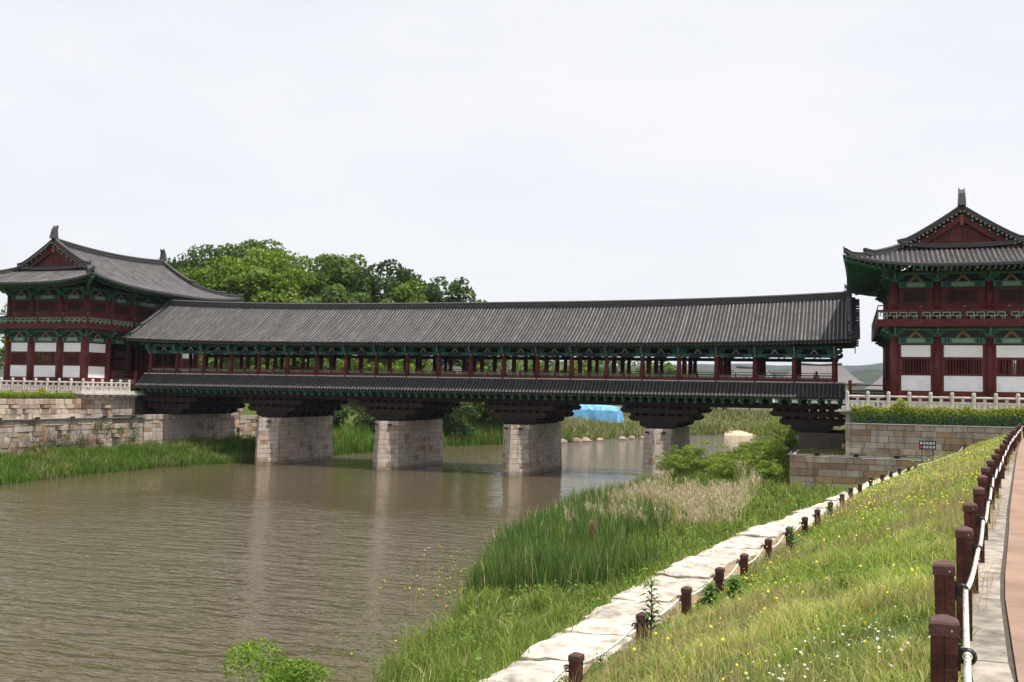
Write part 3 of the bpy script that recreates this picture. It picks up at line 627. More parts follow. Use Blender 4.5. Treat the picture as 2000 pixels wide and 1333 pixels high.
# ------------------------------------------------------------------ gate towers
MT['soffit'] = mat('soffit_green', (.020, .060, .038), .75, .4, 2)
HX, HY, GYP, ZE = 8.1, 12.3, 8.3, 16.85
BT = bracket_mesh(['green', 'mint'], 1.15, 1.25)
def tower(cx, label, inward):
    cy, zf = YC, 6.9
    T = thing('gate_tower', label, 'gate tower', (cx, cy, zf), 'two-storey gate towers at the bridge ends')
    fx = [-4.7, -1.76, 1.76, 4.7]; fy = [-9.0, -5.75, -2.67, 2.67, 5.75, 9.0]
    def W(x, y, z): return Vector((cx+x, cy+y, z))
    m = MB(); m.tube([(0, 0, 0), (0, 0, 4.95)], [.31, .28], 12); C1 = m.mesh('column', 'red', smooth=True)
    m = MB(); m.tube([(0, 0, 0), (0, 0, 2.9)], [.28, .26], 12); C2 = m.mesh('column', 'red', smooth=True)
    m = MB(); m.tube([(0, 0, 0), (0, 0, 10)], [.30, .26], 10); C3 = m.mesh('column', 'red', smooth=True)
    per = [(x, y) for x in fx for y in fy if x in (fx[0], fx[3]) or y in (fy[0], fy[5])]
    for x, y in per:
        put('column', C1, W(x, y, zf), T); put('column', C2, W(x, y, 13.0), T)
        rz = 0 if y == fy[0] else pi if y == fy[5] else (-pi/2 if x < 0 else pi/2)
        for z in (11.83, 15.92):
            b = put('bracket', BT, W(x, y, z), T, rotz=rz, scale=(1, 1, .86))
            if x in (fx[0], fx[3]) and y in (fy[0], fy[5]): put('corner_bracket', BT, W(x, y, z+.01), T, rotz=(-pi/2 if x < 0 else pi/2), scale=(.9, 1, .84)); put('corner_bracket', BT, W(x, y, z+.02), T, rotz=(-pi/4 if (x < 0) == (y < 0) else pi/4) if y < 0 else (pi*5/4 if x < 0 else pi*3/4), scale=(.5, 1.3, .84))
            m_ = put('bracket_tongue', TONG, W(x, y, z-.17), b) if False else None
    for x in fx[1:3]:
        for y in fy[1:5]: put('column', C3, W(x, y, zf), T)
    # facade bays: (start, end) along a side
    sides = [('front', 'x', fy[0], fx, 0), ('rear', 'x', fy[5], fx, pi), ('left', 'y', fx[0], fy, -pi/2), ('right', 'y', fx[3], fy, pi/2)]
    for nm, ax, fixed, pos, rz in sides:
        for i in range(len(pos)-1):
            a, c = pos[i], pos[i+1]; mid = (a+c)/2; hw = (c-a)/2-.28
            P = (lambda u, d, z: W(u, fixed+d*(1 if nm == 'rear' else -1), z)) if ax == 'x' else (lambda u, d, z: W(fixed+d*(1 if nm == 'right' else -1), u, z))
            def bx(u0, u1, d0, d1, z0, z1, mats, name, par, mi=0):
                A = P(u0, d0, z0); B = P(u1, d1, z1); q = MB().bb(min(A.x, B.x), max(A.x, B.x), min(A.y, B.y), max(A.y, B.y), z0, z1); return q.build(name, mats, par)
            closed = ax == 'x' or i in (0, 4)
            # painted beams, boards and struts on both storeys
            for z, dk in ((11.34, 'black'), (15.50, 'navy')):
                g = bx(mid-hw-.02, mid+hw+.02, -.14, .14, z, z+.44, 'green', 'painted_beam', T)
                bx(mid-hw*.5, mid+hw*.5, .14, .155, z+.07, z+.37, 'mint', 'beam_panel', g)
                for sg in (-1, 1):
                    for q in (.66, .80): bx(mid+sg*hw*q-.05, mid+sg*hw*q+.05, .14, .152, z+.06, z+.38, 'navy', 'beam_band', g)
                bx(mid-hw, mid+hw, -.05, .0, z+.44, z+.95, dk, 'infill_board', T)
                s_ = MB(); s_.prism([(-.52, 0), (-.33, 0), (0, .30), (.33, 0), (.52, 0), (.10, .46), (-.10, .46)], 'y', -.07, .07)
                put('a_strut', s_.mesh('a_strut', 'beige'), P(mid, .06, z+.44), T, rotz=0 if ax == 'x' else pi/2)
                s_ = MB(); s_.prism([(-.34, .05), (-.24, .05), (0, .34), (.24, .05), (.34, .05), (.05, .40), (-.05, .40)], 'y', -.075, .075)
                put('strut_paint', s_.mesh('strut_paint', 'orange'), P(mid, .062, z+.44), T, rotz=0 if ax == 'x' else pi/2)
                bx(a, c, -.14, .14, z+.95, z+1.17, 'green', 'purlin', T); bx(a+.01, c-.01, .141, .15, z+1.0, z+1.04, 'mint', 'purlin_line', T)
            # upper storey wall with dark barred window
            bx(mid-hw, mid+hw, -.1, .04, 13.0, 15.46, 'red', 'upper_wall', T)
            if nm != 'rear':
                ww = hw*.66
                w_ = bx(mid-ww, mid+ww, .04, .06, 14.40, 15.30, 'dark', 'window', T)
                fr = MB()
                for (u0, u1, z0, z1) in ((mid-ww-.09, mid+ww+.09, 14.30, 14.40), (mid-ww-.09, mid+ww+.09, 15.30, 15.40), (mid-ww-.09, mid-ww, 14.40, 15.30), (mid+ww, mid+ww+.09, 14.40, 15.30)):
                    A = P(u0, .03, z0); B = P(u1, .11, z1); fr.bb(min(A.x, B.x), max(A.x, B.x), min(A.y, B.y), max(A.y, B.y), z0, z1)
                fr.build('window_frame', 'red', w_)
                nb = int(ww*2/.16)
                for k in range(nb):
                    u = mid-ww+(k+.5)*2*ww/nb; bx(u-.03, u+.03, .062, .10, 14.40, 15.30, 'redplank', 'window_bar', w_)
            if nm == 'rear': bx(mid-hw, mid+hw, -.1, .1, 7.0, 11.34, 'red', 'rear_wall', T)
            if not closed or nm == 'rear': continue
            # lower storey wall
            bx(mid-hw, mid+hw, -.1, .1, 7.0, 7.84, 'red', 'sill_beam', T)
            bx(mid-hw, mid+hw, -.1, .1, 8.98, 9.12, 'red', 'wall_rail', T); bx(mid-hw, mid+hw, -.1, .1, 10.16, 10.34, 'red', 'wall_rail', T); bx(mid-hw, mid+hw, -.1, .1, 11.22, 11.34, 'red', 'wall_rail', T)
            pw = hw-.17
            for z0, z1 in ((7.845, 8.975), (10.345, 11.215)):
                bx(mid-pw, mid+pw, -.06, .06, z0, z1, 'white', 'plaster_panel', T)
                for sg in (-1, 1): bx(mid+sg*(hw+pw)/2-(hw-pw)/2, mid+sg*(hw+pw)/2+(hw-pw)/2, -.1, .095, z0, z1, 'red', 'panel_stile', T)
            ww = hw-.30
            f = bx(mid-hw, mid-ww, -.09, .09, 9.125, 10.155, 'red', 'window', T); bx(mid+ww, mid+hw, -.09, .09, 9.125, 10.155, 'red', 'window_jamb', f)
            nb = int(ww*2/.19)
            for k in range(nb):
                u = mid-ww+(k+.5)*2*ww/nb; bx(u-.042, u+.042, -.05, .05, 9.125, 10.155, 'redplank', 'window_bar', f)
    # floors
    MB().bb(cx-4.6, cx+4.6, cy-8.9, cy+8.9, 12.62, 12.98).build('upper_floor', 'dark', T)
    MB().bb(cx-4.4, cx+4.4, cy-8.7, cy+8.7, 16.7, 16.8).build('ceiling', 'dark', T)
    # balcony
    bX, bY = 5.95, 10.25
    m = MB(); P0 = [(-bX, -bY), (bX, -bY), (bX, bY), (-bX, bY)]
    m.bb(cx-bX+.16, cx+bX-.16, cy-bY+.16, cy+bY-.16, 12.985, 13.06); m.build('balcony_floor', 'dark', T)
    for (x0, x1, y0, y1) in ((-bX, bX, -bY, -bY+.15), (-bX, bX, bY-.15, bY), (-bX, -bX+.15, -bY+.152, bY-.152), (bX-.15, bX, -bY+.152, bY-.152)):
        MB().bb(cx+x0, cx+x1, cy+y0, cy+y1, 12.53, 13.07).build('balcony_beam', 'red', T)
    def rail_side(a0, a1, fixed, ax, n):
        for i in range(n):
            u0 = a0+(a1-a0)*i/n; u1 = a0+(a1-a0)*(i+1)/n; mid = (u0+u1)/2; h = (u1-u0)/2
            wp_ = W(mid, fixed, 13.07) if ax == 'x' else W(fixed, mid, 13.07); rz = 0 if ax == 'x' else pi/2
            q = MB(); q.bb(-h, h, -.05, .05, .54, .70); g = put('balcony_railing', q.mesh('middle_rail', 'red'), wp_, T, rotz=rz)
            def sub(q, nme, mt):
                ob = put(nme, q.mesh(nme, mt), wp_, g); ob.location = (0, 0, 0)
            q = MB(); fret(q, -h+.12, h-.12, .03, .53, 0, .03, .075, n=max(3, int(round(2*h/.72)))); sub(q, 'lattice', 'mint')
            q = MB(); q.tube([(-h, 0, 1.02), (h, 0, 1.02)], .045, 6); sub(q, 'top_rail', 'red')
            q = MB(); q.bb(h-.07, h+.07, -.06, .06, 0, .54); q.bb(h-.05, h+.05, -.05, .05, .70, .97); sub(q, 'rail_post', 'red')
            q = MB(); q.bb(h-.085, h+.085, -.07, .07, .90, .97); sub(q, 'post_cap', 'beige')
    rail_side(-bX+.05, bX-.05, -bY+.07, 'x', 4); rail_side(-bY+.05, bY-.05, -bX+.07, 'y', 6); rail_side(-bY+.05, bY-.05, bX-.07, 'y', 6)
    # ---- roof
    f = lambda d: ZE+3.95*(max(d, 0)/HX)**1.2
    def RP(x, y, d, dz=0):
        c = (min(abs(x)/HX, 1.)**3)*(min(abs(y)/HY, 1.)**3); return (cx+x*(1+.035*c), cy+y*(1+.025*c), f(d)+.80*c+dz)
    rsag = lambda y: .38*(abs(y)/8.3)**2
    ysr = sorted(set(list(np.linspace(-HY, HY, 37))+[-GYP-.25, GYP+.25]))
    base_ = None
    def main_path(y, sg, n=9, inset=0.):
        dm = HX if abs(y) <= GYP+.26 else HY-abs(y)
        P_ = []
        for k in range(n):
            d = dm*k/(n-1); p = RP(sg*(HX-d), y, d); P_.append((p[0], p[1], p[2]+(rsag(y)*(d/HX)**3 if dm == HX else 0)))
        return P_
    def hip_path(x, sg, n=7):
        dm = min(HY-GYP, HX-abs(x)); return [RP(x, sg*(HY-dm*k/(n-1)), dm*k/(n-1)) for k in range(n)]
    for sg in (1, -1):
        for (lo_, hi_) in ((-HY, -GYP-.26), (-GYP-.25, GYP+.25), (GYP+.26, HY)):
            ys = np.linspace(lo_, hi_, 9 if hi_-lo_ < 10 else 25)
            m = MB(); m.loft([main_path(y, sg) for y in ys], False, 0, False)
            ob = m.build('roof' if base_ is None else 'roof_slope', 'shadedpan', T if base_ is None else base_)
            if base_ is None: base_ = ob
            else: pass
        m = MB(); m.loft([hip_path(x, sg) for x in np.linspace(-HX, HX, 33)], False, 0, False); m.build('roof_slope', 'shadedpan', base_)
    roofT = base_
    pt = .345
    for sg in (1, -1):
        if sg == inward or cx < 30:
            for i in range(int(2*HY/pt)):
                y = -HY+.15+i*pt; p_ = main_path(y, sg)
                if HY-abs(y) < .35: continue
                row_on(p_, .082, roofT, side=Vector((0, 1, 0)))
        else:
            mm = MB()
            for i in range(int(2*HY/pt)):
                y = -HY+.15+i*pt
                if HY-abs(y) > .35: mm.tube(main_path(y, sg, 4), .085, 5)
            tag(mm.build('outer_tile_rows', 'tile', roofT), None, kind='stuff')
        for i in range(int(2*HX/pt)+1):
            x = -HX+.12+i*pt
            if HX-abs(x) < .3: continue
            if sg < 0: row_on(hip_path(x, sg), .084, roofT)
    # soffit and rafters
    m = MB(); n_ = 17
    for sg in (1, -1):
        ys = np.linspace(-1, 1, n_)
        rA = [RP(sg*HX, q*HY, 0, -.17) for q in ys]; rB = [(cx+sg*4.72, cy+q*9.02, 17.35) for q in ys]
        m.loft([rA, rB], False, 0, False)
        rA = [RP(q*HX, sg*HY, 0, -.17) for q in ys]; rB = [(cx+q*4.72, cy+sg*9.02, 17.35) for q in ys]
        m.loft([rA, rB], False, 0, False)
        rA = [RP(sg*HX, q*HY, 0, -.17) for q in ys]; rB = [RP(sg*HX, q*HY, 0, 0.005) for q in ys]; m.loft([rA, rB], False, 1, False)
        rA = [RP(q*HX, sg*HY, 0, -.17) for q in ys]; rB = [RP(q*HX, sg*HY, 0, 0.005) for q in ys]; m.loft([rA, rB], False, 1, False)
    m.build('soffit', ['soffit', 'ridge'], roofT)
    m = MB(); m.tube([(0, 0, 0), (0, 2.9, .78)], .085, 8, True, 0, 1); RA = m.mesh('rafter', ['green', 'orange'])
    m = MB(); m.tube([(0, -.001, 0), (0, .02, .005)], .045, 6, True, 0); RAc = m.mesh('rafter_eye', ['mint'])
    m = MB(); m.quadbox([(-.065, 0, -.075), (.065, 0, -.075), (.065, 1.4, .14), (-.065, 1.4, .14), (-.065, 0, .06), (.065, 0, .06), (.065, 1.4, .28), (-.065, 1.4, .28)]); FRm = m.mesh('flying_rafter', 'green')
    for nm, rz in (('f', 0), ('l', -pi/2), ('r', pi/2)):
        half = HX if nm == 'f' else HY; k_ = int(2*(half-.5)/.41)
        for i in range(k_+1):
            u = -half+.5+i*.41
            wall = 4.72/HX if nm == 'f' else 9.02/HY
            fan = max(0, abs(u)-half*.52)/(half*.48); ang = -math.copysign(fan*.62, u)
            for ins, me_, dz, nme in ((.82, RA, -.36, 'rafter'), (.10, FRm, -.26, 'flying_rafter')):
                uu = u*(1-ins/half*fan*.6)
                if nm == 'f': p = RP(uu, -HY+ins, 0, dz); pz = RP(u, -HY, 0, dz)[2]
                elif nm == 'l': p = RP(-HX+ins, uu, 0, dz); pz = RP(-HX, u, 0, dz)[2]
                else: p = RP(HX-ins, uu, 0, dz); pz = RP(HX, u, 0, dz)[2]
                o_ = put(nme, me_, (p[0], p[1], pz), roofT, rotz=rz+(ang*(-1) if nm == 'f' else (ang if nm == 'l' else -ang)), scale=(1, 1-.72*fan, 1-.72*fan if nme == 'rafter' else 1-.4*fan))
                if nme == 'rafter': e_ = put('rafter_eye', RAc, (p[0], p[1], pz), roofT, rotz=rz)
                if nme == 'rafter': e_.location = o_.location+Vector((math.sin(rz)*.012, -math.cos(rz)*.012, 0)) if True else None
    for sx in (-1, 1):
        a = RP(sx*(HX-.12), -(HY-.12), 0, -.30); b_ = (cx+sx*4.6, cy-8.9, 16.75)
        m = MB(); m.tube([a, b_], [.17, .20], 4); m.build('corner_rafter', 'green', roofT)
    # gable boards on the front
    for sg in (-1, 1):
        yg = cy+sg*GYP
        gz = lambda x: f(HX-abs(x))-.25+rsag(GYP)*((HX-abs(x))/HX)**3
        xw = 3.75; n_p = 18
        for i in range(n_p):
            x0 = -xw+2*xw*i/n_p+.006; x1 = -xw+2*xw*(i+1)/n_p-.006; zb = f(HY-GYP)-.05
            y0 = yg+sg*random.uniform(0, .015)
            m = MB(); m.quadbox([(cx+x0, y0-.03, zb), (cx+x1, y0-.03, zb), (cx+x1, y0+.03, zb), (cx+x0, y0+.03, zb), (cx+x0, y0-.03, gz(x0)), (cx+x1, y0-.03, gz(x1)), (cx+x1, y0+.03, gz(x1)), (cx+x0, y0+.03, gz(x0))]); m.build('gable_plank', 'redplank', roofT)
        for sx in (-1, 1):
            rg = []
            for k in range(7):
                x = sx*(3.95*k/6); z = gz(x); yo = yg+sg*.22; rg.append([(cx+x, yo-.05, z-.42), (cx+x, yo+.05, z-.42), (cx+x, yo+.05, z+.12), (cx+x, yo-.05, z+.12)])
            MB().loft(rg).build('bargeboard', 'red', roofT)
            for k in range(15):
                x = sx*(.12+k*.285); z = gz(x)+.30
                m = MB(); m.tube([(cx+x, yg+sg*.62, z), (cx+x, yg-sg*.1, z)], .085, 7, True, 0, 1); m.build('verge_tile', ['ridge', 'beige'], roofT)
                if k % 2 == 0 and k > 0:
                    m = MB(); m.tube([(cx+x, yg+sg*.52, z-.27), (cx+x, yg+sg*.1, z-.27)], .07, 6, True, 0, 1); m.build('verge_rafter', ['dark', 'mint'], roofT)
            pr = PR2
            path = []
            for k in range(9):
                t = k/8; x = sx*(.15+t*4.25); path.append((cx+x, yg+sg*.16, gz(x)+.42+.22*max(0, (t-.85)/.15)))
            sweep_ridge(roofT, 'verge_ridge', path, [(a*1.1, b) for a, b in pr], Vector((0, 1, 0)))
            ends = [path[-1]]
            dv = Vector((sx*1.0, sg*1.0, 0)).normalized(); sd_ = Vector((-dv.y, dv.x, 0))
            path = []
            for k in range(10):
                t = k/9; d = (HY-GYP)*(1-t*.66); p = RP(sx*(HX-d), sg*(HY-d), d); path.append((p[0], p[1], p[2]+.02+.20*max(0, (t-.8)/.2)))
            sweep_ridge(roofT, 'hip_ridge', path, pr, sd_); ends.append(path[-1])
            path = []
            for k in range(7):
                t = k/6; d = (HY-GYP)*(.34-t*.31); p = RP(sx*(HX-d), sg*(HY-d), d); path.append((p[0], p[1], p[2]+.02+.18*max(0, (t-.7)/.3)))
            sweep_ridge(roofT, 'lower_hip_ridge', path, PR3, sd_); ends.append(path[-1])
            for e in ends:
                e = Vector(e); m = MB(); rg = []
                for t in range(6):
                    a = t/5; c_ = e+dv*(.03+.13*a*a)+Vector((0, 0, .18+.24*a)); r_ = .11*(1-.6*a); rg.append([c_+sd_*(-r_), c_+dv*r_*.8, c_+sd_*r_, c_-dv*r_*.8])
                MB().loft(rg).build('ridge_finial', 'ridge', roofT)
        x0_ = MB(); path = []
        for k in range(13): x = -4.2+8.4*k/12; path.append((cx+x, yg+sg*.38, f(HY-GYP)-.03+.28*(abs(x)/4.2)**2.5))
        sweep_ridge(roofT, 'gable_foot_ridge', path, [(a*.8, b*.62) for a, b in PR2], Vector((0, 1, 0)))
        # owl-tail finial
        zr = f(HX)+rsag(GYP)+.45; rg = []
        for k in range(9):
            t = k/8; yy = yg+sg*(.30-.10*t+.35*max(0, t-.75)*-1.6); zz = zr+1.22*t; wx_ = .27-.05*t; wy_ = .34-.20*t
            rg.append([(cx-wx_, yy-wy_, zz), (cx+wx_, yy-wy_, zz), (cx+wx_, yy+wy_, zz), (cx-wx_, yy+wy_, zz)])
        m = MB(); m.loft(rg)
        for sx in (-1, 1): m.loft([[(cx+sx*.10, rg[-1][0][1], zr+1.2), (cx+sx*.22, rg[-1][0][1], zr+1.2), (cx+sx*.22, rg[-1][2][1], zr+1.2), (cx+sx*.10, rg[-1][2][1], zr+1.2)], [(cx+sx*.20, rg[-1][0][1]+.03, zr+1.36), (cx+sx*.22, rg[-1][0][1]+.03, zr+1.36), (cx+sx*.22, rg[-1][2][1]-.03, zr+1.36), (cx+sx*.20, rg[-1][2][1]-.03, zr+1.36)]])
        m.build('owl_tail_finial', 'ridge', roofT)
        m = MB(); m.bb(cx-.11, cx+.11, yg+sg*.30-.02, yg+sg*.30+.02, gz(0)-.75, gz(0)+.02); m.build('gable_ornament', 'orange', roofT)
    sweep_ridge(roofT, 'main_ridge', [(cx, cy+y, f(HX)+rsag(y)-.02) for y in np.linspace(-GYP-.2, GYP+.2, 21)], [(a*1.05, b*1.1) for a, b in PR], Vector((1, 0, 0)))
    return T
tower(74.15, 'two-storey gate tower with red columns above the hedge and pink path', -1)
tower(-9.05, 'two-storey gate tower with red columns rising beside the wooded hill', 1)
# low red railings that link the bridge to the towers
for xa, xb, lb in ((66.3, 69.1, 'red wooden railing joining the bridge to the right gate tower'), (-4.0, -1.2, 'red wooden railing joining the bridge to the left gate tower')):
    t = thing('link_railing', lb, 'railing', ((xa+xb)/2, -.6, 6.9))
    for x in (xa, xb): MB().bb(x-.13, x+.13, -.73, -.47, 6.9, 8.62).build('post', 'red', t)
    MB().bb(xa+.13, xb-.13, -.66, -.54, 6.95, 7.25).build('bottom_rail', 'red', t); MB().bb(xa+.13, xb-.13, -.65, -.55, 7.72, 7.86).build('middle_rail', 'red', t)
    m = MB(); m.tube([(xa+.13, -.6, 8.25), (xb-.13, -.6, 8.25)], .05, 6); m.build('top_rail', 'red', t)
    m = MB(); fret(m, xa+.2, xb-.2, 7.30, 7.70, -.6, .025, .05, n=5); m.build('lattice', 'mint', t)

# ------------------------------------------------------------------ path, kerb and walkway
ys = np.arange(-110, 30, 1.5)
m = MB(); m.loft([[(float(kpx(y))+.015, y, PZ-.3), (float(kpx(y))+3.4, y, PZ-.3), (float(kpx(y))+3.4, y, PZ), (float(kpx(y))+.015, y, PZ)] for y in ys])
path = m.build('path', 'path'); tag(path, 'pink paved footpath with pale stone edging', kind='structure')
y = -88.0; i = 0
while y < -14:
    ln = random.choice((2.3, 2.45, 1.5)); a, b = y+.012, y+ln-.012
    k0, k1 = float(kpx(a)), float(kpx(b)); wdt = .235
    m = MB(); m.quadbox([(k0-.03-wdt, a, PZ-.2), (k0-.03, a, PZ-.2), (k1-.03, b, PZ-.2), (k1-.03-wdt, b, PZ-.2), (k0-.03-wdt, a, PZ+.012), (k0-.03, a, PZ+.012), (k1-.03, b, PZ+.012), (k1-.03-wdt, b, PZ+.012)])
    m.build('edge_slab', 'kerb', path); y += ln
m = MB(); ys = np.arange(-110, 30, 1.5); m.loft([[(float(kpx(y))-.035, y, PZ-.19), (float(kpx(y))+.014, y, PZ-.19), (float(kpx(y))+.014, y, PZ-.025), (float(kpx(y))-.035, y, PZ-.025)] for y in ys]); m.build('joint', 'mortar', path)
MT['drysoil'] = mat('dry_soil', (.33, .235, .145), .95, .3, 2.5, .5, 14)
ys = np.arange(-100, -36, 1.0)
m = MB(); m.loft([[(float(wpx(y))+.03, y, WZ-.4), (float(lpx(y))-.12, y, WZ-.4), (float(lpx(y))-.12, y, WZ-.045), (float(wpx(y))+.03, y, WZ-.07)] for y in ys])
walk = m.build('stone_walkway', 'drysoil'); tag(walk, 'rough pale granite stepping walkway beside the river bank', kind='structure')
y = -86.0
while y < -38:
    ln = random.uniform(.75, 1.5); w0, w1 = float(wpx(y)), float(wpx(y+ln)); l0 = float(lpx(y)); ww = min(l0-w0-.12, 1.0)*random.uniform(.80, 1.0)
    n = 6; c0 = random.uniform(-.1, .06); skew = random.uniform(-.12, .12)
    rings = []; zt = WZ+random.uniform(-.01, .05); sd0 = random.uniform(0, 99)
    top = [[None]*(n+1) for _ in range(n+1)]
    m = MB()
    for a in range(n+1):
        for c in range(n+1):
            u, v = a/n, c/n; e = min(u, 1-u, v, 1-v)
            yy = y+.03+(ln-.06)*u+skew*(v-.5)*.8; xx = w0+(w1-w0)*u+c0+ww*v
            jx = (float(vnoise(yy*3, v*3, .5, sd0))-.5)*.09; jy = (float(vnoise(xx*3, u*3, .5, sd0+3))-.5)*.12
            m.v.append((xx+jx*(1-2*e), yy+jy, zt-.05*(1-min(1, e*5))+(float(vnoise(xx, yy, .22, sd0))-.5)*.05))
    for a in range(n):
        for c in range(n): q = a*(n+1)+c; m.f.append((q, q+1, q+n+2, q+n+1)); m.m.append(0)
    bd = [a for a in range(n+1)]+[a*(n+1)+n for a in range(1, n+1)]+[n*(n+1)+c for c in range(n-1, -1, -1)]+[a*(n+1) for a in range(n-1, 0, -1)]
    k0 = len(m.v)
    for q in bd: p = m.v[q]; m.v.append((p[0], p[1], WZ-.34))
    for j in range(len(bd)): jn = (j+1) % len(bd); m.f.append((bd[j], bd[jn], k0+jn, k0+j)); m.m.append(0)
    m.build('walkway_stone', 'slab', walk); y += ln

# ------------------------------------------------------------------ rope fences
m = MB()
for sx in (-1, 1): m.bb(sx*.028-.0255, sx*.028+.0255, -.054, .054, -.35, .80)
m.bb(-.05, .05, -.050, .050, -.35, .795); PBODY = m.mesh('post_body', 'post')
m = MB(); q4 = lambda r, z: [(-r, -r, z), (r, -r, z), (r, r, z), (-r, r, z)]
m.loft([q4(.061, .775), q4(.061, .825), q4(.055, .836), q4(.016, .855)]); PCAP = m.mesh('post_cap', 'cap')
m = MB(); m.tube([(.03, -.061, .80), (.03, -.064, .80)], .0045, 6); m.tube([(.0615, .02, .80), (.064, .02, .80)], .0045, 6); PSCR = m.mesh('screw', 'rail')
m = MB(); m.bb(.054, .066, -.02, .02, .63, .74)
rg = [];
for a in range(13):
    an = 2*pi*a/12; c = Vector((.092+.03*math.cos(an), 0, .69+.03*math.sin(an))); d = Vector((math.cos(an), 0, math.sin(an))); rg.append([c+d*.009, c+Vector((0, .014, 0)), c-d*.009, c-Vector((0, .014, 0))])
m.loft(rg, False); PRING = m.mesh('rope_ring', 'black')
def fence_post(x, y, z, label, group, rz=0, flip=False):
    t = thing('fence_post', label, 'fence post', (x, y, z), group); t.rotation_euler = (random.gauss(0, .012), random.gauss(0, .012), rz+(pi if flip else 0)+random.gauss(0, .03))
    for nm, me_ in (('post_body', PBODY), ('post_cap', PCAP), ('screw', PSCR), ('rope_ring', PRING)):
        ob = put(nm, me_, (x, y, z), t); ob.location = (0, 0, 0)
    return t
UP = [(66.52, -80.97), (66.68, -79.3), (66.95, -77.45), (67.22, -75.4), (67.5, -73.4), (67.78, -71.35), (68.05, -69.35), (68.37, -67.2), (68.72, -64.95), (69.1, -62.35), (69.55, -59.4), (70.03, -56.2), (70.5, -53.1), (70.97, -50.1), (71.45, -47.0), (71.95, -44.0), (72.42, -41), (72.9, -38), (73.4, -35), (73.9, -31.8), (74.4, -28.5), (75.1, -25), (75.9, -21.5)]
UP = [(66.33, -82.9)]+UP
LO = [(63.2, -81.8), (63.42, -79.0), (63.64, -76.07), (63.9, -74.0), (64.13, -72.14), (64.35, -70.39), (64.56, -68.87), (64.8, -66.84), (65.05, -64.93), (65.28, -62.96), (65.48, -61.24), (65.73, -59.36), (66, -56.9), (66.22, -54.56), (66.48, -52.87), (66.86, -49.77), (67.28, -48.01), (67.63, -46.14), (68.0, -44.1), (68.43, -42.18), (68.82, -40.15), (71.6, -26.8), (72.9, -17.66)]
for i, (x, y) in enumerate(UP): fence_post(x, y, PZ-.02, 'brown square capped post carrying white rope beside the pink path', 'rope fence posts along the pink path', rz=-.09)
for i, (x, y) in enumerate(LO): fence_post(x, y, WZ-.27, 'short brown post half hidden behind a leafy weed beside the stone walkway' if i == 3 else 'short brown square post carrying white rope beside the stone walkway', 'rope fence posts along the stone walkway', rz=-.1, flip=True)
def rope(pts, sag, rad, label):
    P = []
    for a, b in zip(pts[:-1], pts[1:]):
        a = Vector(a); b = Vector(b); s = sag*random.uniform(.6, 1.3)
        for k in range(10): t = k/10; P.append(a.lerp(b, t)-Vector((0, 0, s*4*t*(1-t))))
    P.append(Vector(pts[-1])); m = MB()
    cut = max(2, sum(1 for p in P if p.y < (-68 if sag < .09 else -81.6)))                    # the near spans show the twisted strands
    D = [P[0]]
    for a, b in zip(P[:cut-1], P[1:cut]):
        k_ = max(1, int((b-a).length/.016)); D += [a.lerp(b, (j+1)/k_) for j in range(k_)]
    d_ = (D[-1]-D[0]).normalized(); e1 = d_.cross(Vector((0, 0, 1))).normalized(); e2 = Vector((0, 0, 1)); ln_ = 0; ang = []
    for i, p in enumerate(D): ln_ += (p-D[i-1]).length if i else 0; ang.append(ln_/.075*2*pi)
    for q in range(3): m.tube([p+(e1*math.cos(a+q*2.094)+e2*math.sin(a+q*2.094))*rad*.50 for p, a in zip(D, ang)], rad*.56, 6)
    if cut < len(P): m.tube(P[cut-1:], rad, 7)
    return tag(m.build('rope', 'rope', smooth=True), label, 'rope')
rope([(x+.092, y-.01, PZ+.67) for x, y in UP], .075, .0155, 'thick white rope strung along the posts beside the pink path')
rope([(x-.092, y+.01, WZ-.27+.69) for x, y in LO], .10, .017, 'white rope sagging between the short posts beside the stone walkway')

# ------------------------------------------------------------------ foliage generators
def blades(P, H, Wd, lean, col, tipc=1.25, droop=.3):
    """bent two-segment blades; P (n,3)"""
    n = len(P); az = rng.uniform(0, 2*pi, n); la = rng.uniform(0, 2*pi, n)
    s = np.stack([np.cos(az), np.sin(az), np.zeros(n)], 1)*(Wd/2)[:, None]; l = np.stack([np.cos(la), np.sin(la), np.zeros(n)], 1)*(H*lean)[:, None]
    up = np.zeros((n, 3)); up[:, 2] = H
    V = np.empty((n, 5, 3)); V[:, 0] = P-s; V[:, 1] = P+s; V[:, 2] = P+up*.58+l*.35+s*.75; V[:, 3] = P+up*.58+l*.35-s*.75; V[:, 4] = P+up*(1-droop*lean[:, None])+l
    b = np.arange(n)[:, None]*5; Q = b+np.array([[0, 1, 2, 3]]); Tt = b+np.array([[3, 2, 4]])
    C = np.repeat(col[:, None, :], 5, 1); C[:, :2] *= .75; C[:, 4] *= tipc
    return V.reshape(-1, 3), Q, Tt, C.reshape(-1, 3)
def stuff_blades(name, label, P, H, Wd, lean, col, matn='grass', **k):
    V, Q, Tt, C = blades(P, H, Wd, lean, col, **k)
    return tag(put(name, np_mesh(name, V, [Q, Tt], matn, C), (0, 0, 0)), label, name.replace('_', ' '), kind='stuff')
def scatter(x0, x1, y0, y1, dens):
    n = int((x1-x0)*(y1-y0)*dens); return rng.uniform(x0, x1, n), rng.uniform(y0, y1, n)
def mixc(cols, w):
    """pick colours by weight rows w (n,k)"""
    w = np.cumsum(w/w.sum(1, keepdims=True), 1); r = rng.random(len(w))[:, None]; i = (r > w).sum(1).clip(0, len(cols)-1); return np.array(cols)[i]*rng.uniform(.75, 1.25, (len(w), 1))
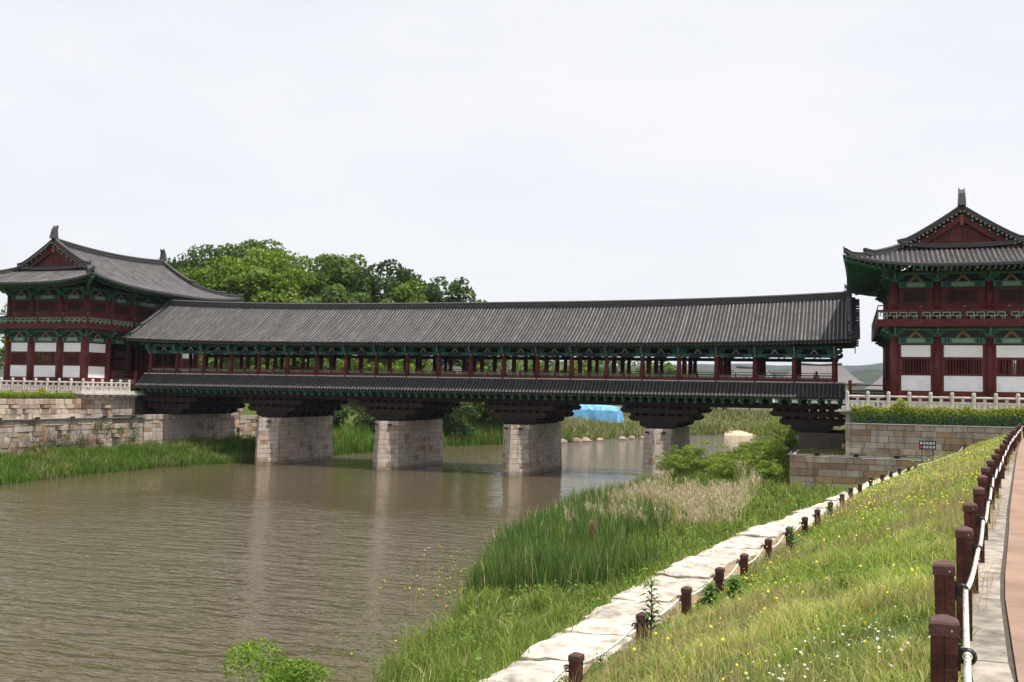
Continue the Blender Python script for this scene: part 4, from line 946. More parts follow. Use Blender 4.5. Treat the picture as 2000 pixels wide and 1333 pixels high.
def leaves(C, N, size, asp=.5):
    """kite-shaped leaf faces at C with rough normals N"""
    n = len(C); a = rng.normal(size=(n, 3)); N = N+.7*rng.normal(size=(n, 3)); N /= np.linalg.norm(N, axis=1)[:, None]
    t = np.cross(N, a); t /= np.linalg.norm(t, axis=1)[:, None]+1e-9; b = np.cross(N, t); s = (size*rng.uniform(.6, 1.3, n))[:, None]
    V = np.empty((n, 4, 3)); V[:, 0] = C-t*s*.5; V[:, 1] = C+b*s*asp*.5; V[:, 2] = C+t*s*.5; V[:, 3] = C-b*s*asp*.5
    return V.reshape(-1, 3), np.arange(n*4).reshape(n, 4)
def crown_points(c, rad, lobes, n, lobe_r=.38, shell=.75, flat=1.):
    """leaf positions on the shells of many lobes that fill an uneven crown"""
    c = np.array(c); rad = np.array(rad); L_ = []
    for i in range(lobes):
        d = rng.normal(size=3); d /= np.linalg.norm(d); d[2] = d[2]*.9+.12; r = rng.uniform(.35, .86); L_.append(c+d*rad*r)
    L_ = np.array(L_); lr = rng.uniform(.7, 1.25, lobes)*lobe_r
    k = rng.integers(0, lobes, n); d = rng.normal(size=(n, 3)); d /= np.linalg.norm(d, axis=1)[:, None]; d[:, 2] = np.where(d[:, 2] < -.35, -d[:, 2], d[:, 2])
    r = rng.uniform(shell, 1.08, n)[:, None]
    P = L_[k]+d*r*lr[k][:, None]*rad*np.array([1, 1, .8*flat]); return P, d, k
def tree(name, label, cat, base, top, rx, ry, nleaf, lsize, cols, group=None, lobes=34, lobe_r=.34, crown_frac=.75, trunk=True, asp=.6):
    x, y, zb = base; H = top-zb; ch = H*crown_frac
    t = thing(name, label, cat, base, group)
    c = (x, y, top-ch*.52); P, d, k = crown_points(c, (rx, ry, ch*.60), lobes, nleaf, lobe_r)
    P[:, 2] = np.where(P[:, 2] > c[2], c[2]+(P[:, 2]-c[2])*(top-c[2])/(np.percentile(P[:, 2], 99.7)-c[2]), P[:, 2])
    keep = P[:, 2] > zb+.15; P = P[keep]; d = d[keep]; k = k[keep]
    V, Q = leaves(P, d, np.full(len(P), lsize), asp)
    tone = rng.uniform(.75, 1.25, lobes)[k]; cc = np.array(cols)[rng.integers(0, len(cols), len(P))]*tone[:, None]*rng.uniform(.8, 1.2, (len(P), 1))
    me_ = np_mesh('crown', V-np.array(c), Q, 'leaf', np.repeat(cc, 4, 0)); put('crown', me_, c, t)
    m = MB(); r0 = max(.03, H*.02)
    m.tube([(x, y, zb-.3), (x+.02*H*random.uniform(-1, 1), y, zb+H*.3), (x+.03*H*random.uniform(-1, 1), y, zb+H*.62)], [r0*1.25, r0, r0*.55], 7)
    for q in range(5):
        a = random.uniform(0, 2*pi); z0_ = zb+H*random.uniform(.22, .5); e = (x+math.cos(a)*rx*.6, y+math.sin(a)*ry*.6, z0_+H*random.uniform(.15, .3)); m.tube([(x, y, z0_), ((x+e[0])/2, (y+e[1])/2, (z0_+e[2])/2+.05*H*.4), e], [r0*.55, r0*.4, r0*.18], 5)
    m.build('trunk', 'bark', t); return t
# ------------------------------------------------------------------ woods behind
GB = [(.15, .225, .026), (.19, .265, .034), (.105, .165, .022)]; GD = [(.060, .10, .026), (.078, .125, .032), (.045, .08, .022)]; GM = [(.10, .16, .032), (.125, .19, .038), (.08, .125, .028)]
TR = [(-39.5, 54, 27.5, 6.5, GD, 'dark dense tree rising just behind the left gate tower roof'), (-34.5, 57, 30.0, 7.5, GD, 'dark rounded tree left of the hill crest'), (-27.5, 60, 31.2, 8.0, GM, 'tallest rounded tree on the crest of the wooded hill'), (-22.5, 58, 30.2, 7.0, GM, 'tall tree beside the hill crest, right of the tallest crown'),
      (-26.5, 46, 25.6, 6.5, GB, 'bright yellow green tree by the rear roof corner of the left tower'), (-19.5, 48, 28.2, 7.2, GB, 'bright yellow green spreading tree in front of the hill crest'), (-14.0, 50, 27.8, 7.0, GB, 'bright yellow green tree in the middle of the hill'),
      (-12.0, 62, 29.0, 6.4, GM, 'feathery tree behind the bright spreading trees'), (-8.0, 55, 27.9, 4.8, GM, 'pointed tree standing tall above the bridge roof'), (-10.5, 44, 22.6, 4.8, GB, 'low yellow green tree just above the bridge ridge'), (-2.2, 56, 27.0, 5.6, GD, 'dark tree with open gaps above the bridge ridge'),
      (2.6, 56, 25.4, 5.2, GD, 'dark rounded tree towards the low end of the wood'), (-4.5, 47, 22.4, 5.0, GM, 'mid green tree low above the bridge ridge'), (5.6, 52, 22.8, 5.0, GB, 'light green tree at the low end of the wood'), (8.3, 56, 24.0, 4.6, GD, 'dark tree where the wood ends above the bridge'), (12.4, 57, 22.4, 3.8, GM, 'last small tree at the right end of the wood'),
      (-54, 44, 20.5, 6.5, GM, 'tree seen past the left edge of the left gate tower'), (-47, 36, 16.0, 6, GB, 'leafy tree behind the lower storey of the left gate tower'), (-36, 38, 19, 6.5, GM, 'tree hidden mostly behind the left gate tower')]
for x, y, top, r_, cols, lb in TR:
    zb = float(height(np.array([x]), np.array([y]))[0]); tree('broadleaf_tree', lb, 'tree', (x, y, zb), top, r_*1.12, r_*1.05, 6500, .62, cols, 'trees of the wooded hill behind the bridge', lobes=46, lobe_r=.30, crown_frac=.85, asp=.7)
US = [(-33, 44, 15, 5.5), (-27, 40, 14, 5), (-12, 42, 13, 5), (-4, 44, 12, 4.5), (2, 43, 12.2, 4.2), (7, 45, 11.5, 4), (12, 47, 10.5, 3.6), (-20, 36, 13.5, 4.5), (16.5, 52, 11, 3.6)]
for i, (x, y, top, r_) in enumerate(US):
    zb = float(height(np.array([x]), np.array([y]))[0]); tree('understorey_tree', 'leafy green undergrowth tree seen between the bridge columns, below the hill wood', 'tree', (x, y, zb), top, r_, r_*.9, 3200, .5, GB if i % 3 else GM, 'undergrowth trees between the bridge columns', lobes=26, crown_frac=.95)
SH = [(9.5, 31, 6.0, 3.2), (13.0, 36, 6.2, 3.4), (15.5, 44, 7.2, 3.4), (19.5, 54, 8.0, 3.6), (6, 28, 5.5, 2.6)]
for i, (x, y, top, r_) in enumerate(SH):
    zb = float(height(np.array([x]), np.array([y]))[0]); tree('bank_shrub', 'dark shrub on the far bank, seen under the bridge between piers', 'shrub', (x, y, zb), top, r_, r_*.9, 2600, .42, GD, 'dark shrubs seen under the bridge', lobes=22, crown_frac=1.0)
FT = [(-2, 128, 17.0, 6), (4, 133, 16.2, 6), (10.5, 130, 16.0, 5.5), (16, 138, 16.4, 6), (22.5, 134, 15.6, 5.5), (28, 140, 15.8, 5.2), (33, 146, 13.0, 4.5), (-9, 124, 16.5, 6), (37.5, 152, 11.5, 4.0), (44.5, 156, 12.0, 3.8), (40, 150, 10.3, 3.6), (53, 170, 10.5, 3.0)]
for i, (x, y, top, r_) in enumerate(FT):
    zb = float(height(np.array([x]), np.array([y]))[0]); tree('far_tree', 'distant green tree beyond the river bend, seen between bridge columns', 'tree', (x, y, zb), top, r_, r_*.9, 1800, .75, GM if i % 2 else GB, 'distant trees beyond the river bend', lobes=20, crown_frac=.92)

# willow bushes on the right bank by the last pier, and the near bush
WB = [(.22, .30, .046), (.29, .37, .06), (.15, .22, .036)]
BU = [(53.5, -6.0, 3.3, 1.7, 'light green willow bush touching the right side of the last pier'), (55.6, -4.6, 3.6, 2.2, 'largest light green willow bush between the last pier and the right bank'), (57.8, -8.5, 3.0, 2.0, 'low willow bush among dry reeds in front of the last pier'), (60.0, 15, 6.2, 2.7, 'tall willow bush standing behind the right end of the bridge'),
      (58.8, -4.0, 3.0, 1.7, 'rounded willow bush in the middle of the bank before the bridge'), (60.9, -5.5, 4.0, 1.7, 'leafy willow bush against the corner of the lower granite wall'), (57.6, 18, 3.0, 2.2, 'willow bush at the water edge behind the bridge'), (60.9, -10.3, 2.7, 1.3, 'small willow bush at the foot of the lower granite wall'), (61.0, 12.5, 4.6, 1.6, 'narrow willow bush under the bridge end behind the terrace')]
for x, y, top, r_, lb in BU:
    zb = float(height(np.array([x]), np.array([y]))[0]); tree('willow_bush', lb, 'bush', (x, y, zb), top, r_, r_, int(2400+1500*r_), .15, WB, 'willow bushes at the right end of the bridge', lobes=60, lobe_r=.21, crown_frac=1.0, asp=.45)
zb = float(height(np.array([55.45]), np.array([-68.2]))[0])
tree('willow_bush', 'bright narrow-leaved bush at the water edge near the floating yellow flowers', 'bush', (55.6, -68.3, zb), 1.95, 1.35, 1.3, 17000, .095, [(.16, .25, .036), (.115, .20, .028), (.21, .30, .05)], None, lobes=34, lobe_r=.30, crown_frac=1.0, asp=.30)

# ------------------------------------------------------------------ hedges and green mesh fences
def hedge(label, fence_label, p0, p1, z, hh, wd, npost):
    p0 = np.array(p0); p1 = np.array(p1); d = p1-p0; L_ = np.hypot(*d); d = d/L_; nn = np.array([d[1], -d[0]])     # nn: outward
    n = int(L_*1500); u = rng.uniform(0, L_, n); th = rng.uniform(0, pi, n); bump_ = .72+.42*vnoise(u, u*0, .8, 5)+.55*np.exp(-((u-L_*.28)/.5)**2)+.25*np.exp(-((u-L_*.95)/.8)**2)
    rr_ = rng.uniform(.65, 1.05, n); a = np.cos(th)*wd/2*rr_; zz = z+np.abs(np.sin(th))**.6*hh*bump_*rr_*rng.uniform(.45, 1, n)**.35
    P = np.stack([p0[0]+d[0]*u+nn[0]*a, p0[1]+d[1]*u+nn[1]*a, zz], 1); N = np.stack([nn[0]*np.cos(th), nn[1]*np.cos(th), np.sin(th)], 1)
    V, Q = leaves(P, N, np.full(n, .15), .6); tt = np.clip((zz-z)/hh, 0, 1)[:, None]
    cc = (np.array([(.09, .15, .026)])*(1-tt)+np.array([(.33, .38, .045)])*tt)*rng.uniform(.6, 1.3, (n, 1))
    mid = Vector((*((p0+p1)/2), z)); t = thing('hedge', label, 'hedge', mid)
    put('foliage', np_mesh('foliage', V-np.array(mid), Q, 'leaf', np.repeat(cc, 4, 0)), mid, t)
    m = MB()
    for k in range(int(L_*2.2)):
        q = p0+d*(k+.5)/2.2; m.tube([(q[0], q[1], z-.02), (q[0]+random.uniform(-.1, .1), q[1], z+hh*.6)], [.02, .01], 5)
    m.build('stems', 'bark', t)
    f0 = p0+nn*(wd/2+.18); f1 = p1+nn*(wd/2+.18); f = thing('mesh_fence', fence_label, 'fence', (*((f0+f1)/2), z))
    for k in range(npost+1):
        q = f0+(f1-f0)*k/npost; MB().box((q[0], q[1], z+.36), (.075, .075, .74)).build('post', 'mesh', f)
        if k == npost: break
        q2 = f0+(f1-f0)*(k+1)/npost; m = MB(); ln = np.hypot(*(q2-q)); nb = int(ln/.11)
        for j in range(1, nb): w_ = q+(q2-q)*j/nb; m.tube([(*w_, z+.04), (*w_, z+.68)], .009, 3, False)
        for zz_ in (.06, .22, .38, .54, .67): m.tube([(*q, z+zz_), (*q2, z+zz_)], .009, 3, False)
        m.build('wire_panel', 'mesh', f)
hedge('clipped yellow green hedge in front of the right balustrade', 'dark green wire mesh fence on top of the right granite wall', (66.35, -9.25), (78.2, -9.25), 5.44, 1.3, .62, 9)
hedge('straggly green hedge on the left upper wall', 'dark green wire mesh fence on top of the left upper wall', (.75, -11.3), (.75, -25), 5.85, .62, .5, 8)

# ------------------------------------------------------------------ pipes, floodlights, sign
def floodlight(p, nrm, label, group):
    n_ = Vector((*nrm, 0)).normalized(); s = Vector((-n_.y, n_.x, 0)); p = Vector(p); t = thing('floodlight', label, 'floodlight', p, group)
    rz = math.atan2(s.y, s.x)
    m = MB(); m.box(p+n_*.16+Vector((0, 0, .02)), (.34, .20, .13), 0, rz); m.build('housing', 'black', t)
    m = MB(); m.tube([p-s*.42, p+s*.42], .022, 6); m.build('mounting_bar', 'black', t)
    m = MB(); m.tube([p+Vector((0, 0, -.05)), p+n_*.05+Vector((0, 0, -.16)), p+Vector((0, 0, -.26))], .012, 5); m.build('cable', 'black', t)
for k, x in enumerate(PX):
    g = 'floodlights clamped to the pier noses'
    for sx in (1, -1): floodlight((x+sx*.57, -1.36, 4.06), (sx*1.7, -1.2), 'small black floodlight clamped to the nose of a granite pier', g)
    m = MB(); m.tube([(x-1.0, -.7, 4.42), (x-.5, -1.2, 4.62), (x, -1.0, 4.74)], .03, 5); m.tube([(x+1.0, -.7, 4.42), (x+.5, -1.2, 4.62), (x, -1.0, 4.74)], .03, 5); m.tube([(x-1.0, -.72, 4.41), (x, -2.0, 4.41), (x+1.0, -.72, 4.41)], .03, 5)
    tag(m.build('lamp_frame', 'black'), 'bent black pipe frame on top of a granite pier nose', 'pipe frame', 'pipe frames on the pier noses')
m = MB(); m.tube([(62.2, -11.36, 3.16), (74.5, -11.36, 3.16)], .055, 6); m.tube([(62.2, -11.36, 3.16), (62.2, 12, 3.16)], .055, 6); tag(m.build('pipe', 'steel'), 'grey blue cable pipe along the top of the right lower wall', 'pipe')
m = MB(); m.tube([(2.83, -26, 4.2), (2.83, -4.4, 4.2)], .055, 6); tag(m.build('pipe', 'steel'), 'grey blue cable pipe along the top of the left river wall', 'pipe')
for i in range(9): floodlight((62.2, -10.6+i*1.1, 3.28), (-1, 0), 'black floodlight on the river edge of the right terrace', 'floodlights along the right terrace')
for i in range(3): floodlight((64.1+i*2.6, -11.3, 3.26), (0, -1), 'black floodlight on the front edge of the right lower wall', 'floodlights on the right lower wall')
for i in range(5): floodlight((2.9, -22+i*4, 4.3), (1, 0), 'black floodlight above the left river wall', 'floodlights on the left river wall')
sg = thing('information_sign', 'small dark notice board with pale squares on two legs before the right wall', 'sign', (70.95, -15.5, 2.6))
zs_ = float(height(np.array([70.95]), np.array([-15.5]))[0]); sg.location.z = zs_; WO[sg.name].z = zs_
for dx in (-.33, .33): MB().bb(70.95+dx-.025, 70.95+dx+.025, -15.52, -15.47, zs_-.2, 4.0).build('leg', 'black', sg)
bd_ = MB().bb(70.45, 71.45, -15.56, -15.52, 4.0, 4.55).build('board', 'signface', sg)
for r_ in range(2):
    for c in range(5):
        x0 = 70.51+c*.185; z0_ = 4.07+r_*.24; MB().bb(x0, x0+.13, -15.568, -15.56, z0_, z0_+.16).build('notice', 'signred' if c == 0 and r_ == 0 else 'signwhite', bd_)

# ------------------------------------------------------------------ far things
nu, nv = 40, 12; m = MB(); X0, Y0_ = 20.6, 101
for a in range(nu+1):
    for c in range(nv+1):
        u = a/nu; v = c/nv; x = X0+(u-.5)*11.5; y = Y0_+(v-.5)*5
        z = 3.7+1.75*math.sin(pi*v)**.7*(.75+.25*math.sin(pi*min(1, u*1.1)))+.25*float(vnoise(x, y, .7, 2))+.12*float(vnoise(x, y, .3, 4)); m.v.append((x, y, z if 0 < c < nv and 0 < a < nu else 2.2))
for a in range(nu):
    for c in range(nv): q = a*(nv+1)+c; m.f.append((q, q+1, q+nv+2, q+nv+1)); m.m.append(0)
MT['tarp'] = mat('blue_tarp', (.10, .34, .66), .4, .35, .8, .9, 2.2, col2=(.22, .50, .80), spec=.5, dirt=.2, dscale=1)
tag(m.build('tarpaulin', 'tarp'), 'bright blue tarpaulin heap on the far bank seen under the bridge', 'tarpaulin')
def hanok(x, y, zr, ln, label, rz):
    g = float(height(np.array([x]), np.array([y]))[0]); t = thing('tiled_house', label, 'house', (x, y, g)); t.rotation_euler.z = rz
    def loc(q, nme, mt): ob = q.build(nme, mt, t, origin=(x, y, g)); return ob
    h = zr-g; e = h*.62; hw = ln/2; dp = ln*.34; rings = []
    q = MB(); q.bb(x-hw*.86, x+hw*.86, y-dp*.7, y+dp*.7, g, g+e); loc(q, 'wall', 'cream')
    q = MB()
    for u in (-1, 1):
        rg = []
        for k in range(9):
            s = -1+2*k/8; rg.append([(x+s*hw*(1.0-.45*t_)*(1.0+.04*s*s*(1-t_)), y+u*dp*(1-t_), g+e+(h-e)*(t_**1.35)+.25*s*s*(1-t_)+.2*s*s*t_) for t_ in (0, .25, .5, .75, 1)])
        q.loft(rg, False, 0, False)
    for u in (-1, 1):
        rg = []
        for k in range(5):
            s = -1+2*k/4; rg.append([(x+u*hw*(1.0-.45*t_)*(1.04-.04*t_), y+s*dp*(1-t_), g+e+(h-e)*(t_**1.35)+.25*(1-t_)+.2*t_) for t_ in (0, .25, .5, .75, 1)])
        q.loft(rg, False, 0, False)
    r_ = loc(q, 'roof', 'roofgrey'); q = MB(); q.tube([(x-hw*.56, y, zr+.35), (x, y, zr+.02), (x+hw*.56, y, zr+.35)], .28, 6); ob = q.build('ridge', 'ridge', r_, origin=(x, y, g)); ob.location = (0, 0, 0)
hanok(59.5, 172, 15.6, 19, 'distant grey tiled house whose roof shows beside the right end of the bridge', .1)
hanok(80, 178, 13.6, 20, 'distant low grey tiled house seen beside the right gate tower', 0)
hanok(40.5, 205, 15.8, 14, 'distant grey tiled house seen between the last bridge columns', -.1)
def hills(name, y0, x0, x1, dep, H, seed, colr):
    nu, nv = 260, 26; V = []
    u = np.linspace(x0, x1, nu); v = np.linspace(0, 1, nv); UU, VV = np.meshgrid(u, v, indexing='ij')
    prof = np.sin(np.clip(VV*1.15, 0, 1)*pi/2)**1.2*np.where(VV > .87, 1-(VV-.87)*3, 1)
    hh = H*(.78+.30*vnoise(UU, UU*0, (x1-x0)/9, seed)+.12*vnoise(UU, UU*0, (x1-x0)/30, seed+2))
    Z = 4+prof*hh+(vnoise(UU, VV*dep, (x1-x0)/150, seed+4)-.5)*H*.10*prof+(vnoise(UU, VV*dep, (x1-x0)/70, seed+6)-.5)*H*.12*prof
    V = np.stack([UU, y0+VV*dep, Z], -1).reshape(-1, 3); ii = np.arange(nu*nv).reshape(nu, nv); Q = np.stack([ii[:-1, :-1], ii[1:, :-1], ii[1:, 1:], ii[:-1, 1:]], -1).reshape(-1, 4)
    MT[name] = mat(name, colr,   .95, .5, .02, .9, .10); return tag(put(name, np_mesh(name, V, Q, name, smooth=True), (0, 0, 0)), 'wooded hills on the horizon', kind='structure')
hills('near_hill', 1450, -2000, 2000, 400, 60, 3, (.030, .045, .020)); hills('far_hill', 2900, -4000, 4000, 800, 138, 8, (.028, .042, .022))
# sand spit on the far shore and rocks at the water line
m = MB(); nu, nv = 16, 8
for a in range(nu+1):
    for c in range(nv+1): u = a/nu; v = c/nv; x = 41.5+u*7+1.2*v; y = 113.5+v*6+u*3; m.v.append((x, y, -.1+.95*math.sin(pi*u)*math.sin(pi*v)**.8+.2*float(vnoise(x, y, .9, 7))*math.sin(pi*u)*math.sin(pi*v)))
for a in range(nu):
    for c in range(nv): q = a*(nv+1)+c; m.f.append((q, q+1, q+nv+2, q+nv+1)); m.m.append(0)
tag(m.build('sand_spit', 'sand'), 'bare sandy spit on the far shore', kind='structure')
RK = [(25.3+u*8.2+random.uniform(-.3, .3), 60.5+u*31+random.uniform(-.9, .9)) for u in [random.random()**1.3 for _ in range(13)]]
for x, y in RK:
    r_ = random.uniform(.25, .95); m = MB(); rg = []
    for z, k in ((-.3, .9), (.1, 1.0), (.35, .75), (.5, .3)): rg.append([(x+math.cos(a*pi/3.5)*r_*k*random.uniform(.8, 1.2), y+math.sin(a*pi/3.5)*r_*k*random.uniform(.8, 1.2), z*r_*1.4) for a in range(7)])
    m.loft(rg); tag(m.build('bank_rock', 'rock'), 'brown rock at the foot of the far grassy bank', 'rock', 'rocks along the far shore')

# ------------------------------------------------------------------ person walking on the bridge
def person(x, y, z, rz, label):
    t = thing('person', label, 'person', (x, y, z)); t.rotation_euler.z = rz
    J = [((0, 0, .95), .145), ((0, 0, 1.15), .135), ((0, 0, 1.38), .16), ((0, 0, 1.47), .065), ((0, .0, 1.53), .058), ((.19, 0, 1.40), .07), ((.25, .02, 1.13), .05), ((.23, -.10, .90), .038), ((-.19, 0, 1.40), .07), ((-.25, .02, 1.13), .05), ((-.23, -.10, .90), .038), ((.10, 0, .90), .10), ((.11, -.06, .50), .065), ((.11, .04, .09), .045), ((.11, -.10, .05), .042), ((-.10, 0, .90), .10), ((-.11, .05, .50), .065), ((-.11, .12, .09), .045), ((-.11, -.02, .05), .042), ((0, -.005, 1.62), .095), ((0, -.01, 1.70), .085)]
    E = [(0, 1), (1, 2), (2, 3), (3, 4), (2, 5), (5, 6), (6, 7), (2, 8), (8, 9), (9, 10), (0, 11), (11, 12), (12, 13), (13, 14), (0, 15), (15, 16), (16, 17), (17, 18), (4, 19), (19, 20)]
    me_ = bpy.data.meshes.new('body'); me_.from_pydata([j[0] for j in J], E, []); me_.materials.append(MT['cloth'])
    ob = put('body', me_, (x, y, z), t); ob.location = (0, 0, 0)
    md = ob.modifiers.new('Skin', 'SKIN')
    sv = me_.skin_vertices[0].data if me_.skin_vertices else None
    if sv is None:
        import bmesh
        bm = bmesh.new(); bm.from_mesh(me_); bm.verts.layers.skin.verify(); bm.to_mesh(me_); bm.free(); sv = me_.skin_vertices[0].data
    for i, j in enumerate(J): sv[i].radius = (j[1], j[1])
    sv[0].use_root = True
    s_ = ob.modifiers.new('Subdivision', 'SUBSURF'); s_.levels = 1; s_.render_levels = 1
    q = MB(); rg = []
    for k in range(6):
        a = k/5*pi*.62; rg.append([(math.cos(b*pi/4)*.105*math.sin(a+.05), .02+math.sin(b*pi/4)*.115*math.sin(a+.05), 1.64+.125*math.cos(a)) for b in range(8)])
    q.loft(rg); h_ = put('hair', q.mesh('hair', 'hair', smooth=True), (x, y, z), t); h_.location = (0, 0, 0)
    q = MB(); q.tube([(0, -.09, 1.62), (0, -.115, 1.60)], [.05, .03], 8); h_ = put('face', q.mesh('face', 'skin', smooth=True), (x, y, z), t); h_.location = (0, 0, 0)
person(63.6, 5.0, ZD, .6, 'person in dark clothes walking between the last columns of the bridge')

# ------------------------------------------------------------------ grass, reeds, flowers
C_GR = [(.235, .345, .050), (.36, .42, .09), (.58, .50, .23), (.15, .25, .040)]
def slope_grass():
    Ps, Hs, Ws, Cs = [], [], [], []
    for y0, y1, dn, wd, h in ((-85, -79, 2800, .0055, .105), (-79, -74, 2400, .0065, .115), (-74, -68, 1600, .009, .125), (-68, -60, 850, .014, .14), (-60, -46, 380, .024, .18), (-46, -30, 190, .036, .20), (-30, -11.6, 90, .055, .24)):
        x, y = scatter(62, 80, y0, y1, dn)
        ok = ((x > lpx(y)-.42) & (x < kpx(y)-.27)) & ~((y > -11.7) & (x < 79)); x, y = x[ok], y[ok]
        edge = np.clip((x-lpx(y)+.42)/.35, 0, 1); ok = rng.random(len(x)) < .15+.85*edge; x, y = x[ok], y[ok]
        n = vnoise(x, y, 1.1, 1); n2 = vnoise(x, y, .45, 9); n3 = vnoise(x, y, 3.2, 4)
        n3 = n3[:len(n)]; wts = np.stack([.6+1.2*n2, .8+.5*n,   .22+2.0*np.clip(n*.6+n3*.7-.48, 0, 1)*2.2, .25+.5*(1-n)], 1)
        ok = rng.random(len(x)) < .18+1.1*n2; x, y, wts, n, n2 = x[ok], y[ok], wts[ok], n[ok], n2[ok]
        low = .45+.55*np.clip((x-lpx(y)-.05)/.7, 0, 1)
        Ps.append(np.stack([x, y, height(x, y)-.01], 1)); Hs.append(low*h*rng.uniform(.4, 1.5, len(x))*(.45+1.1*n2)*(.7+.6*n)); Ws.append(np.full(len(x), wd)*rng.uniform(.6, 1.3, len(x))); Cs.append(mixc(C_GR, wts)*(.62+.7*vnoise(x, y, 1.3, 71)*.6+.28*vnoise(x, y, 4., 72))[:, None])
    P = np.concatenate(Ps); H = np.concatenate(Hs); Wd = np.concatenate(Ws); C = np.concatenate(Cs)
    stuff_blades('meadow_grass', 'short yellow green meadow grass on the slope beside the path', P, H, Wd, rng.uniform(.2, .9, len(P)), C)
slope_grass()
def slope_extras():
    # thin tan seed stalks in drifts
    Ps, Hs, Ws = [], [], []
    for y0, y1, dn, wd in ((-84, -74, 240, .004), (-74, -64, 150, .006), (-64, -48, 60, .011), (-48, -14, 18, .02)):
        x, y = scatter(62.5, 79, y0, y1, dn); ok = (x > lpx(y)-.1) & (x < upx(y)+.15) & (vnoise(x, y, 1.5, 21)+.4*vnoise(x, y, .5, 22) > .72) & (y < -12.5); x, y = x[ok], y[ok]
        Ps.append(np.stack([x, y, height(x, y)], 1)); Hs.append(rng.uniform(.18, .40, len(x))); Ws.append(np.full(len(x), wd))
    P, H, Wd = map(np.concatenate, (Ps, Hs, Ws)); stuff_blades('seed_stalks', 'thin tan seed stalks drifting through the meadow slope', P, H, Wd, rng.uniform(.1, .5, len(P)), mixc([(.52, .42, .22), (.42, .36, .16), (.36, .24, .15)], np.ones((len(P), 3))), 'dry')
    # broad low leaves of clover and dock in patches
    Ps, Ss = [], []
    for y0, y1, dn, sz in ((-84, -74, 420, .035), (-74, -62, 200, .05), (-62, -44, 70, .08), (-44, -14, 22, .13)):
        x, y = scatter(62.5, 79, y0, y1, dn); ok = (x > lpx(y)-.2) & (x < kpx(y)-.27) & (vnoise(x, y, .9, 31)+.5*vnoise(x, y, .35, 32) > .95) & (y < -12.5); x, y = x[ok], y[ok]
        Ps.append(np.stack([x, y, height(x, y)+rng.uniform(.03, .11, len(x))], 1)); Ss.append(np.full(len(x), sz))
    P, Sz = map(np.concatenate, (Ps, Ss)); N = np.tile((0, -.4, 1.2), (len(P), 1)); V, Q = leaves(P, N, Sz, .7)
    tag(put('meadow_weeds', np_mesh('meadow_weeds', V, Q, 'leaf', np.repeat(np.array([(.105, .185, .030)])*rng.uniform(.6, 1.5, (len(P), 1)), 4, 0)), (0, 0, 0)), 'patches of broad-leaved clover and weeds in the meadow slope', 'weeds', kind='stuff')
    # tufts rooted in the walkway joints and along its edges
    x, y = scatter(61.8, 67.8, -86, -42, 420); u = (x-wpx(y))/np.maximum(lpx(y)-.3-wpx(y), .2); nn = vnoise(x, y, .5, 41)+.5*vnoise(x, y, 1.7, 42)
    ok = (u > -.04) & (u < 1.15) & (((u > .8) & (nn > .62)) | ((u < .10) & (nn > .80)) | (nn > 1.16)); x, y = x[ok], y[ok]
    stuff_blades('walkway_tufts', 'grass tufts rooted in the joints of the stone walkway', np.stack([x, y, np.full(len(x), WZ-.03)], 1), rng.uniform(.05, .17, len(x)), np.full(len(x), .011), rng.uniform(.2, 1., len(x)), mixc([(.20, .24, .05), (.36, .32, .12), (.14, .20, .04)], np.ones((len(x), 3))))
slope_extras()
def petals(name, label, P, size, cols, up=.8):
    n = len(P); N = np.zeros((n, 3)); N[:, 2] = up; N[:, 1] = -.35; V, Q = leaves(P, N*2, size, .95)
    return tag(put(name, np_mesh(name, V, Q, 'petal', np.repeat(np.array(cols)[rng.integers(0, len(cols), n)]*rng.uniform(.85, 1.1, (n, 1)), 4, 0)), (0, 0, 0)), label, name.replace('_', ' '), kind='stuff')
def clumped(x0, x1, y0, y1, n, mask, spread=.35):
    cx_ = rng.uniform(x0, x1, n); cy_ = rng.uniform(y0, y1, n); k = rng.integers(0, n, n*7); x = cx_[k]+rng.normal(0, spread, n*7); y = cy_[k]+rng.normal(0, spread*1.4, n*7); ok = mask(x, y); return x[ok], y[ok]
onslope = lambda x, y: (x > lpx(y)+.05) & (x < upx(y)+.1) & (y < -12)
FX, FY, FS = [], [], []
for y0, y1, n, s in ((-84, -76, 26, .022), (-76, -66, 110, .026), (-66, -52, 190, .034), (-52, -34, 110, .044), (-34, -13, 30, .055)):
    x, y = clumped(63, 77, y0, y1, n, onslope, .3); FX.append(x); FY.append(y); FS.append(np.full(len(x), s))
FX, FY, FS = map(np.concatenate, (FX, FY, FS))
petals('yellow_wildflowers', 'small yellow wildflowers scattered through the meadow slope', np.stack([FX, FY, height(FX, FY)+rng.uniform(.17, .34, len(FX))], 1), FS*rng.uniform(.7, 1.4, len(FX)), [(.78, .62, .03), (.85, .72, .06), (.72, .50, .02)])
x, y = clumped(65.6, 66.6, -80.6, -77.2, 20, lambda x, y: onslope(x, y) & (x > 65.4), .18)
petals('white_clover', 'white clover heads near the fence posts by the path', np.stack([x, y, height(x, y)+rng.uniform(.14, .24, len(x))], 1), np.full(len(x), .024), [(.72, .70, .62), (.62, .58, .50)])
